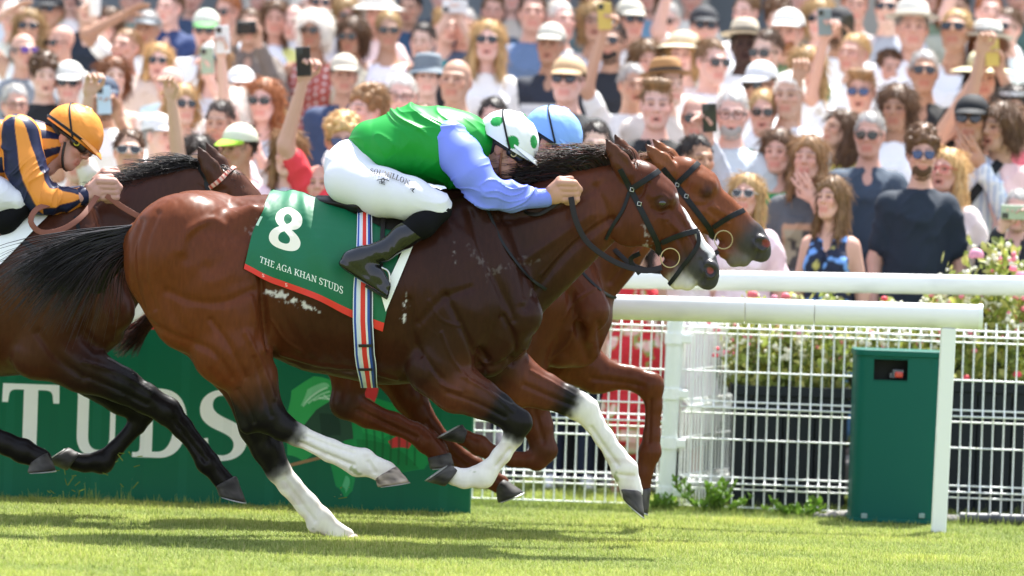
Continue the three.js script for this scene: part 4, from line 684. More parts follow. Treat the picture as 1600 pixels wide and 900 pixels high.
// ---- bridles and straps
const ring = (u, v, zc, z, r, t = 0.0035) => { const p = at(u, v, zc + z); return new THREE.TorusGeometry(r, t, 8, 28).rotateY(0.15).translate(p.x, p.y, p.z); };
const buckle = (F, u, v, zc) => { const h = F.hit(u, v, zc + 0.5, zc - 0.3), g = new THREE.TorusGeometry(0.011, 0.0022, 5, 4); g.rotateZ(0.6); const p = h.p.addScaledVector(h.n, 0.009); return g.translate(p.x, p.y, p.z); };
function free(pts, wpx, zc, mat, t = 0.005) { const P = resample(pts, 6).map(([u, v, z]) => at(u, v, zc + z)), N = P.map(() => V(0, 0.25, 1).normalize()); return ribbon(P, N, wpx / SC(zc), t); }
function halter(hs, T, o) {
  const q = (pts) => pts.map(([u, v]) => T(u, v)), S = (pts, w, off) => strap(hs.F, q(pts), w, hs.zc, { off: off ?? 0.004 });
  const b = new THREE.Group(); b.name = 'bridle'; hs.root.add(b);
  if (!o.rein) {
    part('headpiece', S([[969, 264], [985, 295], [997, 319], [1012, 349], [1029, 385], [1033, 400]], 9), M.strapBlack, b);
    part('browband', S([[984, 297], [1009, 281], [1029, 268]], 9, 0.007), M.strapBlack, b);
    part('throat_strap', S([[983, 300], [974, 327], [957, 353], [946, 374]], 5.5), M.strapBlack, b);
    part('noseband', S([[1034, 379], [1063, 367], [1090, 361]], 8.5, 0.006), M.strapBlack, b);
    if (o.drop) part('noseband', S([[1089, 362], [1091, 380], [1078, 402], [1063, 421], [1047, 444]], 7, 0.007), M.strapBlack, b);
    const [u, v] = T(1047, 403); part('bit_ring', ring(u, v, hs.zc, 0.088, 0.0425, 0.0027), M.brass, b);
    part('cheek_strap', S([[1030, 378], [1026, 396], [1018, 410]], 7, 0.005), M.strapBlack, b);
    for (const q of [[999, 319], [988, 296]]) part('buckle', buckle(hs.F, ...T(...q), hs.zc), M.steel, b);
  }
  return b;
}
{
  const b = halter(lead, id, { drop: 1 });
  part('rein', free([[1034, 418, 0.11], [1010, 423, 0.13], [977, 416, 0.15], [943, 399, 0.17], [915, 375, 0.18], [899, 342, 0.18], [892, 308, 0.17]], 9, LZ), M.leather, b);
  part('rein', free([[1000, 428, -0.1], [985, 405, -0.1], [1000, 396, -0.08]], 8, LZ), M.strapBlack, b);
  part('breastplate', strap(lead.F, [[742, 300], [763, 332], [781, 373], [804, 407], [830, 437], [853, 452]], 5, LZ, {}), M.strapBlack, lead.root);
  const b2 = halter(right, rHead, {});
  part('rein', free([[1122, 392, 0.1], [1090, 420, 0.12], [1040, 425, 0.14], [990, 415, 0.12], [950, 380, 0.1]], 8, RZ), M.leather, b2);
  part('breastplate', strap(right.F, [[893, 402], [915, 432], [943, 457], [958, 465], [968, 467]], 5, RZ, {}), M.strapBlack, right.root);
  const b3 = new THREE.Group(); b3.name = 'bridle'; dark.root.add(b3);
  part('headpiece', strap(dark.F, [[308, 255], [316, 270], [324, 290], [327, 300], [340, 330]], 9, DZ, {}), M.strapBlack, b3);
  part('browband', strap(dark.F, [[327, 294], [340, 284], [353, 273], [366, 262]], 7, DZ, { off: 0.006, t: 0.008, step: 2, col: (t) => (Math.floor(t * 15) % 2 ? [0.45, 0.05, 0.025] : [0.7, 0.45, 0.35]) }), VC(0.6), b3);
  part('rein', free([[152, 306, 0.2], [128, 338, 0.29], [93, 360, 0.34], [62, 362, 0.36], [48, 346, 0.36], [56, 328, 0.33], [80, 318, 0.28]], 9, DZ), M.brownRein, b3);
  part('rein', free([[166, 305, 0.2], [195, 326, 0.19], [232, 345, 0.18], [268, 356, 0.16], [300, 360, 0.14]], 9, DZ), M.brownRein, b3);
  part('breastplate', strap(dark.F, [[-20, 345], [20, 368], [60, 392], [95, 405], [130, 400]], 9, DZ, {}), M.strapBlack, dark.root);
  part('breastplate', strap(dark.F, [[118, 338], [126, 372], [134, 400]], 6, DZ, {}), M.strapBlack, dark.root);
}
// ---- saddle cloth, girth and saddle of the bay
const clothTex = canvasTex(1024, 900, (g, w, h) => {
  g.fillStyle = '#05633f'; g.fillRect(0, 0, w, h);
  g.fillStyle = '#d8352a'; g.fillRect(0, h * 0.935, w, h);
  g.fillStyle = '#ece6d2'; g.textAlign = 'center'; g.textBaseline = 'middle';
  g.save(); g.translate(w * 0.255, h * 0.4); g.scale(0.98, 1); g.font = 'bold 540px sans-serif'; g.fillText('8', 0, 0); g.restore();
  g.fillStyle = '#f2f1ea'; g.font = '84px serif'; g.save(); g.translate(w * 0.405, h * 0.8); g.scale(0.67, 1); g.fillText('THE AGA KHAN STUDS', 0, 0); g.restore();
  g.fillStyle = '#bfe0cc'; g.fillRect(0, h * 0.32, 24, 110);
  g.fillStyle = '#f7ddd4'; for (const [x, y] of [[0.14, 0.96], [0.31, 0.965]]) { g.font = '40px sans-serif'; g.fillText('S', w * x, h * y); }
});
{
  const L = (a, b, t) => [mix(a[0], b[0], t), mix(a[1], b[1], t)];
  const map = (s, t) => { const top = [[424, 300], [458, 303], [505, 317], [560, 322], [640, 318]], i = Math.min(3, Math.floor(s * 4)), a = L(top[i], top[i + 1], s * 4 - i), bot = L([380, 420], [598, 515], s), q = L(a, bot, t); return [q[0] - 5 * Math.sin(t * 3.14) * (1 - s), q[1] + 4 * Math.sin(s * 9) * t * 0.5]; };
  const wr = (s, t) => 0.004 * noise(s * 7 + t * 3, t * 2, 1) + 0.0045 * Math.sin((s * 3.2 - t * 1.1) * 7) * sstep(0.1, 0.5, t) + 0.012 * Math.exp(-((s - 0.24) ** 2) / 0.004) * sstep(0.42, 0, t) + 0.009 * Math.exp(-((s - 0.33 - t * 0.3) ** 2) / 0.002) * sstep(0.5, 0.1, t);
  const geo = sheet(lead.F, map, 90, 60, LZ, 0.012, { wrinkle: wr });
  const far = geo.clone(); { const p = far.attributes.position; for (let i = 0; i < p.count; i++) p.setZ(i, -p.getZ(i)); const ix = far.index.array; for (let i = 0; i < ix.length; i += 3) { const t = ix[i]; ix[i] = ix[i + 1]; ix[i + 1] = t; } far.computeVertexNormals(); }
  const cl = part('saddle_cloth', mergeGeometries([geo, far]), new THREE.MeshPhysicalMaterial({ map: clothTex, roughness: 0.5, sheen: 0.2, specularIntensity: 0.7 }), lead.root);
  cl.userData.label = 'green saddle cloth with a cream 8 and a red hem';
  part('cloth_lining', sheet(lead.F, (s, t) => L(L([636, 380], [596, 462], t), L([652, 372], [603, 486], t), s), 8, 20, LZ, 0.02), M.white, lead.root);
  part('saddle_pad', sheet(lead.F, (s, t) => L(L([500, 312], [690, 330], s), L([600, 360], [655, 372], s), t), 24, 10, LZ, 0.017), M.leather, lead.root);
  const stripes = [[0.05, '#dfe3ea'], [0.16, '#2b4ba0'], [0.28, '#cdd6ea'], [0.38, '#d8d8dc'], [0.62, '#d8352c'], [0.72, '#e4e4e4'], [0.84, '#2b4ba0'], [0.95, '#20284a'], [1.01, '#d5d8de']];
  const girth = (pts, w) => { const P = []; const g = sheet(lead.F, (s, t) => { const i = Math.min(pts.length - 2, Math.floor(t * (pts.length - 1))), f = t * (pts.length - 1) - i, c = L(pts[i], pts[i + 1], f); return [c[0] + (s - 0.5) * w(t), c[1]]; }, 4, 50, LZ, 0.021); return g; };
  const gt = canvasTex(128, 16, (g, w, h) => { let a = 0; for (const [b, c] of stripes) { g.fillStyle = c; g.fillRect(a * w, 0, (b - a) * w + 1, h); a = b; } });
  const gm = new THREE.MeshPhysicalMaterial({ map: gt, roughness: 0.75 });
  part('girth', girth([[570, 330], [570, 400], [568, 450], [568, 500], [571, 550], [578, 599]], (t) => mix(23, 31, sstep(0, 0.5, t)) - 6 * sstep(0.85, 1, t)), gm, lead.root);
  for (const v of [536, 571]) part('girth_loop', strap(lead.F, [[562, v], [583, v]], 5, LZ, { off: 0.026 }), M.rubber, lead.root);
  const sd = new Field(); chain(sd, [[497, 314, 0, 9], [560, 322, 0, 16], [640, 318, 0, 16], [680, 305, 0, 12]], LZ, { zs: 4.2, k: 0.03 });
  part('saddle', sd.mesh(0.012, { color: false }), M.leather, lead.root);
  // white cloth of the dark horse and the riders' saddles there
  part('saddle_cloth', sheet(dark.F, (s, t) => L(L([-60, 345], [96, 318], s), L([-60, 470], [0, 415], s), t), 20, 20, DZ, 0.012, { wrinkle: (s, t) => 0.004 * noise(s * 5, t * 5, 2) }), M.white, dark.root);
}
// ---------------------------------------------------------------- heads, hands, and the three riders
// a head about its own centre: y up, looking along +z, metres
function headField(sk, o = {}) {
  const F = new Field(), w = o.w ?? 1, lip = sk.map((e, i) => e * [0.9, 0.55, 0.55][i]), ch = sk.map((e, i) => e * [1, 0.86, 0.84][i]);
  F.ell(V(0, 0.035, -0.015), [0.076 * w, 0.088, 0.096], { c: sk, k: 0.02 });
  F.ell(V(0, -0.045, 0.028), [0.058 * w, 0.078, 0.062], { c: sk, k: 0.035 });
  F.ell(V(0, -0.1, 0.062), [0.024, 0.02, 0.02], { c: sk, k: 0.03 });
  for (const s of [1, -1]) {
    F.cap(V(0.05 * s * w, -0.03, 0.0), 0.022, V(0.03 * s, -0.09, 0.045), 0.02, { c: sk, k: 0.03 });
    F.ell(V(0.04 * s * w, -0.024, 0.066), [0.024, 0.022, 0.02], { c: ch, k: 0.025 });
    F.cap(V(0.012 * s, 0.024, 0.086), 0.01, V(0.046 * s, 0.02, 0.068), 0.012, { c: sk, k: 0.02 });
    F.ell(V(0.031 * s, 0.004, 0.09), [0.017, 0.01, 0.012], { k: 0.012, sub: 1 });
    F.ell(V(0.031 * s, 0.004, 0.072), [0.013, 0.011, 0.013], { c: sk, k: 0.004 });
    F.ell(V(0.012 * s, -0.03, 0.098), [0.009, 0.008, 0.01], { c: ch, k: 0.008 });
    F.ell(V(0.077 * s * w, -0.004, -0.012), [0.011, 0.032, 0.021], { c: ch, k: 0.008 });
  }
  F.cap(V(0, 0.016, 0.088), 0.008, V(0, -0.022, 0.108), 0.0115, { c: sk, k: 0.014 });
  F.cap(V(-0.019, -0.062, 0.083), 0.007, V(0.019, -0.062, 0.083), 0.007, { c: lip, k: 0.012 });
  F.cap(V(-0.016, -0.073, 0.082), 0.0075, V(0.016, -0.073, 0.082), 0.0075, { c: lip, k: 0.01 });
  if (o.open) F.ell(V(0, -0.07, 0.098), [0.018, 0.009 * o.open, 0.016], { k: 0.006, sub: 1 });
  else F.cap(V(-0.02, -0.067, 0.093), 0.0022, V(0.02, -0.067, 0.093), 0.0022, { k: 0.006, sub: 1 });
  F.cap(V(0, -0.05, -0.025), 0.052 * w, V(0, -0.15, -0.035), 0.054 * w, { c: sk, k: 0.03 });
  return F;
}
const faceTint = (sk, o = {}) => (c, x, y, z) => {
  const ax = Math.abs(x), eye = ((ax - 0.031) / 0.0135) ** 2 + ((y - 0.004) / 0.0065) ** 2, iris = ((ax - 0.031) / 0.0062) ** 2 + ((y - 0.004) / 0.0062) ** 2;
  if (z > 0.06 && !o.closed) { if (iris < 1) return [0.03, 0.022, 0.018].map((e, i) => e * (o.mul ? 1 : 1)); if (eye < 1) return c.map((e) => e * 0.55 + 0.06); }
  const br = z > 0.05 ? sstep(1.3, 0.7, ((ax - 0.032) / 0.024) ** 2 + ((y - 0.03 + (ax - 0.03) ** 2 * 6) / 0.0065) ** 2) : 0;
  if (o.open && z > 0.06 && ((x / 0.018) ** 2 + ((y + 0.07) / (0.009 * o.open)) ** 2) < 1) return y > -0.068 ? [0.62, 0.58, 0.54] : [0.12, 0.02, 0.02];
  const lid = z > 0.05 && eye < 2.2 ? 0.35 : 0, k = 1 - 0.5 * br - lid;
  return c.map((e, i) => e * (k + (i ? 0 : lid * 0.2)) * (1 + 0.05 * noise(x * 60, y * 60, z * 60)));
};
function frame(pos, face, up) { const f = face.clone().normalize(), r = up.clone().cross(f).normalize(), u = f.clone().cross(r); const m = new THREE.Matrix4().makeBasis(r, u, f); m.setPosition(pos); return m; }

// riding cap: silk over a skull cap, a peak, elastic bands; colours by direction
function ridingCap(colFn, m, parent, peakCol, bandMat, rimBand) {
  const g = new THREE.SphereGeometry(1, 120, 80, 0, Math.PI * 2, 0, Math.PI * 0.545);
  const p = g.attributes.position;
  const cols = new Float32Array(p.count * 3);
  for (let i = 0; i < p.count; i++) {
    const x = p.getX(i), y = p.getY(i), z = p.getZ(i), a = Math.atan2(x, z), rim = sstep(0.35, -0.1, y);
    const wr = 0.02 * fbm(x * 3.5, y * 3.5, z * 3.5, 3) + 0.012 * Math.max(0, noise(a * 3 + y * 5, y * 2.2, 3)) * (1 - y * 0.5) + 0.006 * Math.cos(a * 8) * sstep(0.2, 0.95, y) - 0.012 * rim;
    const k = 1 + wr, b = y > 0.985 ? 0.045 * sstep(0.985, 0.998, y) : 0; cols.set(colFn(x, y, z, a), i * 3);
    p.setXYZ(i, x * 0.128 * k, y * 0.138 * k + 0.038 + b * 0.12 - 0.012 * z * (1 - y), z * 0.146 * k - 0.008);
  }
  g.setAttribute('color', new THREE.BufferAttribute(cols, 3)); g.computeVertexNormals(); g.applyMatrix4(m);
  const cap = part('riding_cap', g, VC(0.45, { specularIntensity: 0.45 }), parent);
  const pk = new THREE.BufferGeometry(), pos = [], idx = [], n = 24;
  for (let i = 0; i <= n; i++) { const a = (i / n - 0.5) * 2.3, w = Math.pow(Math.cos((i / n - 0.5) * Math.PI), 0.7); for (const [t, dy] of [[0, 0.006], [0.5, 0.006], [1, 0.001], [1, -0.004], [0.5, -0.001], [0, -0.001]]) { const r = 1 + 0.25 * w * t, y = 0.038 - 0.014 * Math.cos(a) - 0.012 * w * t * t - 0.008 * w * t + dy; pos.push(Math.sin(a) * 0.127 * (1 + 0.08 * w * t), y + 0.006 * Math.abs(Math.sin(a)), Math.cos(a) * 0.144 * r - 0.008); } }
  for (let i = 0; i < n; i++) for (let j = 0; j < 6; j++) { const a = i * 6 + j, b = i * 6 + (j + 1) % 6; idx.push(a, b, a + 6, b, b + 6, a + 6); }
  pk.setAttribute('position', new THREE.Float32BufferAttribute(pos, 3)); pk.setIndex(idx); pk.computeVertexNormals(); pk.applyMatrix4(m);
  part('peak', pk, std(peakCol, 0.45), cap);
  const band = (fn, w) => { const P = [], N = []; for (let i = 0; i <= 40; i++) { const [x, y, z] = fn(i / 40), l = Math.hypot(x, y, z); P.push(V(x / l * 0.131, y / l * 0.141 + 0.038 - 0.012 * z / l * (1 - y / l), z / l * 0.149 - 0.008)); N.push(V(x, y, z).normalize()); } const b = ribbon(P, N, w, 0.004); b.applyMatrix4(m); return b; };
  if (rimBand) part('elastic_band', band((t) => { const a = t * Math.PI * 2; return [Math.sin(a), -0.02, Math.cos(a)]; }, 0.013), bandMat, cap);
  part('elastic_band', band((t) => { const a = (t - 0.5) * Math.PI * 1.1; return [Math.sin(a), Math.cos(a) * 0.8 - 0.02, 0.25 - 0.75 * Math.cos(a)]; }, 0.009), bandMat, cap);
  return cap;
}
const gogMat = std([0.012, 0.012, 0.012], 0.35), lensMat = std([0.02, 0.02, 0.022], 0.06, { clearcoat: 1 });
function goggles(m, parent, rimCol) {
  const shell = []; const g = new THREE.Group(); g.name = 'goggles'; parent.add(g);
  const F = new Field(); F.cap(V(-0.04, 0.004, 0.088), 0.024, V(0.04, 0.004, 0.088), 0.024, { zs: 0.75 }); F.cap(V(-0.075, 0.004, 0.045), 0.022, V(-0.05, 0.004, 0.08), 0.024, { k: 0.02 }); F.cap(V(0.075, 0.004, 0.045), 0.022, V(0.05, 0.004, 0.08), 0.024, { k: 0.02 });
  const sh = F.mesh(0.005, { color: false }); sh.applyMatrix4(m); part('goggle_frame', sh, gogMat, g);
  for (const s of [1, -1]) { const l = new THREE.TorusGeometry(0.012, 0.003, 8, 20).rotateY(s * 1.25).translate(s * 0.088, 0.004, 0.062); l.applyMatrix4(m); part('vent', l, std(rimCol, 0.4), g); }
  const b = []; for (const s of [1, -1]) b.push(rod(V(0.082 * s, 0.006, 0.05), V(0.09 * s, 0.012, -0.04), 0.008)); const q = merge(b); q.applyMatrix4(m); part('goggle_strap', q, gogMat, g);
}
const silk = (o) => VC(0.42, { sheen: 0.15, sheenRoughness: 0.35, specularIntensity: 0.5, ...o });
// cloth: narrow creases that run along one direction, little in between
const folds = (amp, ang, fa, fl) => { const ca = Math.cos(ang), sa = Math.sin(ang); return (x, y, z) => { const w = 0.12 * noise(x * 5, y * 5, z * 5), a = x * ca + y * sa, b = -x * sa + y * ca + w, r = 1 - Math.abs(noise(b * fa, a * fl, z * fl * 1.2)), q = 1 - Math.abs(noise(b * fa * 2.1 + 4, a * fl * 1.7, z * fl * 2)), m = sstep(-0.4, 0.5, noise(x * 4 + 7, y * 4, z * 4)); return amp * m * (Math.pow(r, 6) + Math.pow(q, 8) * 0.5 - 0.3) + amp * 0.4 * noise(x * 4.5, y * 4.5, z * 4.5); }; };

function rider(o) {
  const { zc, T } = o, f = o.f ?? 1, R = thing('person', o.label, 'jockey', at(...T(570, 300), zc), 'jockeys riding in the race'), s = SC(zc);
  const ch = (F, rows, q = {}) => chain(F, rows, zc, { T, f, zs: 1, ...q });
  const mesh = (name, rows, h, mat, q) => { const F = new Field(); for (const r of rows) ch(F, r.r, { k: 0.03, ...r }); const g = F.mesh(h, q); return [part(name, g, mat, R), F]; };
  const B = o.body;
  // skin: one body, with hands and head joined on
  const S = new Field();
  for (const r of B.skin) ch(S, r.r, { k: 0.012, c: o.skin, ...r });
  const body = S.mesh(0.0055, { soft: 0.004 });
  const hp = at(...(o.HT ?? T)(...B.head), zc), m = frame(hp, V(...B.face), V(...B.up));
  const hd = headField(o.skin, { w: 0.97 }).mesh(0.0048, { tint: faceTint(o.skin), soft: 0.004 }); hd.applyMatrix4(m);
  part('body', merge([body, hd]), VC(0.5, { specularIntensity: 0.5 }), R);
  mesh('breeches', B.breeches.map((r) => ({ c: o.breeches, ...r })), 0.0065, VC(0.6, { specularIntensity: 0.3 }), { disp: folds(0.005, -0.3, 15, 2.2), soft: 0.004 });
  const jt = o.stripe ? (c, x, y, z) => o.stripe(x, y, z, 0) : undefined, st = o.stripe ? (c, x, y, z) => o.stripe(x, y, z, 1) : undefined;
  mesh('jersey', B.jersey.map((r) => ({ c: o.jersey, k: 0.05, ...r })), 0.0052, silk(), { disp: folds(0.018, -0.85, 9, 1.6), tint: jt });
  for (const a of B.sleeves) mesh('sleeve', [{ r: a, c: o.sleeve, k: 0.04, zs: 0.95 }], 0.0046, silk(), { disp: folds(0.017, 0.5, 14, 3.2), tint: st });
  for (const a of B.cuffs ?? []) mesh('cuff', [{ r: a, c: o.cuff ?? o.sleeve, k: 0.02 }], 0.006, silk(), { disp: folds(0.004, 0, 40, 6) });
  for (const a of B.socks) mesh('sock', [{ r: a, c: [0.006, 0.006, 0.007] }], 0.008, VC(0.8, { specularIntensity: 0.2 }), {});
  for (const a of B.boots) { const [b] = mesh('boot', a.map((r) => ({ c: o.boot, k: 0.02, ...r })), 0.0065, VC(0.2, { clearcoat: 0.7, clearcoatRoughness: 0.06, specularIntensity: 0.5 }), { disp: folds(0.006, 2.1, 13, 4) }); }
  ridingCap(o.capCol, m, R, o.peak, M.strapBlack, !!o.rimBand);
  goggles(m, R, o.rim);
  const hb = new Field(); hb.ell(V(0, 0.0, -0.055), [0.08, 0.075, 0.062], { k: 0.01 }); hb.ell(V(0, -0.03, 0.09), [0.075, 0.2, 0.085], { k: 0.01, sub: 1 }); const hg = hb.mesh(0.008, { color: false }); hg.applyMatrix4(m); part('helmet_liner', hg, std([0.012, 0.012, 0.014], 0.7), R);
  const cs = tube([V(0.083, -0.02, 0.01), V(0.075, -0.075, 0.03), V(0.04, -0.118, 0.05), V(-0.04, -0.118, 0.05), V(-0.075, -0.075, 0.03), V(-0.083, -0.02, 0.01)], 0.006, 6); cs.applyMatrix4(m); part('chin_strap', cs, o.strap ?? M.rubber, R);
  return R;
}
const fist = (u, v, z, s = 1) => { // a closed hand round the reins, knuckles to the right
  const L = [{ r: [[u - 26, v + 10, z + 0.005, 12 * s], [u - 10, v + 3, z + 0.01, 15 * s], [u - 2, v - 2, z + 0.005, 15 * s]], zs: 0.72 }];
  for (let i = 0; i < 4; i++) L.push({ r: [[u - 4 + 2 * i, v - 14 + 8.5 * i, z + 0.026 - 0.003 * i, 6.6 * s], [u + 18 + i, v - 13 + 8 * i, z + 0.034 - 0.004 * i, 6.4 * s], [u + 26 - 3 * i, v - 4 + 6.5 * i, z + 0.016, 5.8 * s], [u + 13 - 2 * i, v + 1 + 5 * i, z + 0.0, 5.2 * s]], k: 0.004 });
  L.push({ r: [[u - 18, v - 4, z + 0.02, 7.5 * s], [u - 4, v - 18, z + 0.012, 6.6 * s], [u + 13, v - 20, z + 0.004, 5.6 * s]], k: 0.008 });
  return L;
};
const leadBody = (z2) => ({
  head: [789, 234], face: [0.89, -0.43, 0.2], up: [0.43, 0.9, 0.02],
  skin: [
    { r: [[575, 245, 0, 26], [650, 232, 0, 36], [725, 228, 0, 32], [765, 232, 0, 19]], k: 0.04 },
    ...[1, -1].flatMap((q) => [{ r: [[712, 236, 0.16 * q, 22], [755, 296, 0.22 * q, 16], [800, 310, 0.18 * q, 14], [858, 306, 0.12 * q, 11]], k: 0.02 }, { r: [[560, 265, 0.08 * q, 26], [674, 322, 0.27 * q, 13], [600, 394, 0.345 * q, 8], [574, 414, 0.36 * q, 6]], k: 0.02 }]),
    ...fist(879, 300, 0.12), ...fist(874, 292, -0.14)],
  jersey: [{ r: [[582, 222, 0, 37], [640, 222, 0, 53], [690, 226, 0, 55], [727, 222, 0, 42]], zs: 1.22 }, { r: [[690, 248, 0, 40], [712, 278, 0, 20]], zs: 1.7 }, { r: [[612, 235, 0, 46], [650, 254, 0, 26]], zs: 1.5 }, { r: [[727, 222, 0, 38], [757, 220, 0, 20]], zs: 1.2 }],
  sleeves: [1, -1].map((q) => [[704, 222, 0.14 * q, 32], [720, 245, 0.175 * q, 32], [738, 272, 0.21 * q, 29], [762, 299, 0.23 * q, 23], [800, 309, 0.19 * q, 20], [838, 310, 0.135 * q, 15.5]]),
  cuffs: [1, -1].map((q) => [[838, 310, 0.135 * q, 15.5], [852, 309, 0.125 * q, 15]]),
  breeches: [{ r: [[550, 262, 0, 44], [566, 262, 0, 40]], zs: 1.35, k: 0.04 }, ...[1, -1].flatMap((q) => [{ r: [[544, 283, 0.12 * q, 37], [600, 301, 0.2 * q, 36], [640, 310, 0.245 * q, 32], [682, 320, 0.275 * q, 23]], k: 0.04 }])],
  socks: [1, -1].map((q) => [[690, 330, 0.28 * q, 16], [660, 351, 0.305 * q, 20], [640, 362, 0.315 * q, 19]]),
  boots: [1, -1].map((q) => [{ r: [[664, 350, 0.305 * q, 19.5], [630, 370, 0.325 * q, 19], [598, 394, 0.35 * q, 16]], zs: 0.95 }, { r: [[600, 392, 0.35 * q, 16], [566, 402, 0.36 * q, 16], [549, 407, 0.36 * q, 16]], zs: 0.85 }, { r: [[556, 410, 0.36 * q, 18], [585, 432, 0.362 * q, 16], [599, 447, 0.365 * q, 12]], zs: 0.85 }, { r: [[533, 412, 0.36 * q, 4], [604, 460, 0.365 * q, 4]], zs: 3 }]),
});
const dots = [[-0.8, 0.41, -0.445, 0.23], [-0.93, 0.1, 0.33, 0.22], [-0.37, 0.45, 0.83, 0.22], [0.8, 0.41, -0.445, 0.27], [0.93, 0.06, 0.33, 0.26], [0.1, 0.93, 0.2, 0.26], [0.1, 0.45, -0.9, 0.26]];
const skinA = [0.5, 0.27, 0.19];
const leadRider = rider({
  zc: LZ, T: id, body: leadBody(), skin: skinA, jersey: [0.005, 0.26, 0.03], sleeve: [0.19, 0.25, 0.8], breeches: [0.72, 0.72, 0.78], boot: [0.005, 0.005, 0.006], peak: [0.82, 0.84, 0.84], rim: [0.5, 0.42, 0.2], strap: std([0.2, 0.07, 0.03], 0.6),
  label: 'jockey in green jersey with blue sleeves and white cap with green dots',
  capCol: (x, y, z) => { for (const [a, b, c, r] of dots) { const l = Math.hypot(a, b, c); const e = sstep(r * 0.98, r * 0.88, Math.acos(clamp((x * a + y * b + z * c) / l / Math.hypot(x, y, z), -1, 1))); if (e > 0) return [mix(0.76, 0.01, e), mix(0.78, 0.26, e), mix(0.78, 0.05, e)]; } return [0.76, 0.78, 0.78]; },
});
// stirrup and the printing on the breeches
{
  const BF = new Field(); for (const r of leadBody().breeches) chain(BF, r.r, LZ, { zs: 1, k: 0.03, ...r });
  const print = canvasTex(512, 128, (g, w, h) => { g.clearRect(0, 0, w, h); g.fillStyle = '#16181c'; g.textAlign = 'center'; g.font = 'bold 62px serif'; g.fillText('SOUMILLON', w * 0.5, 56); g.lineWidth = 7; g.strokeStyle = '#16181c'; g.beginPath(); g.ellipse(205, 92, 14, 16, 0, 0, 6.3); g.moveTo(150, 104); g.quadraticCurveTo(205, 70, 262, 84); g.stroke(); g.font = 'bold 28px sans-serif'; g.fillText('TMG', 205, 127); g.beginPath(); g.moveTo(470, 78); g.lineTo(505, 62); g.lineTo(490, 84); g.lineTo(508, 92); g.stroke(); });
  part('lettering', sheet(BF, (s, t) => [571 + 80 * s - 6 * t, 262 + 25 * s + 21 * t - 4 * Math.sin(s * 3.1)], 20, 6, LZ, 0.0105), new THREE.MeshPhysicalMaterial({ map: print, transparent: true, alphaTest: 0.4, roughness: 0.6 }), leadRider);
  const P = [[596, 418], [606, 424], [609, 440], [606, 462], [588, 458]].map(([u, v]) => at(u, v, LZ + 0.365)), st = new THREE.Group(); st.name = 'stirrup'; lead.root.add(st);
  part('stirrup_iron', tube([P[0], P[1], P[2], P[3]], 0.0055, 8), M.steel, st); part('tread', tube([at(571, 446, 0.365), at(606, 466, 0.365)], 0.008, 8), M.rubber, st);
  part('stirrup_leather', strap(lead.F, [[600, 345], [598, 380], [596, 420]], 7, LZ, { off: 0.03 }), M.leather, st);
  part('reins_bight', free([[888, 305, 0.15], [870, 318, 0.13], [840, 335, 0.12], [820, 330, 0.1], [830, 312, 0.06]], 6, LZ), M.leather, lead.root);
}
rider({
  zc: RZ, HT: sim(789, 234, 860, 224, 0, 0.9), T: sim(765, 232, 826, 262, 0, 0.88), f: 0.88, body: leadBody(), skin: skinA, jersey: [0.2, 0.36, 0.78], sleeve: [0.24, 0.4, 0.86], breeches: [0.82, 0.84, 0.85], boot: [0.012, 0.012, 0.014], peak: [0.25, 0.45, 0.85], rim: [0.1, 0.1, 0.1],
  label: 'jockey in plain light blue cap half hidden behind the leading jockey', capCol: () => [0.23, 0.42, 0.84],
});
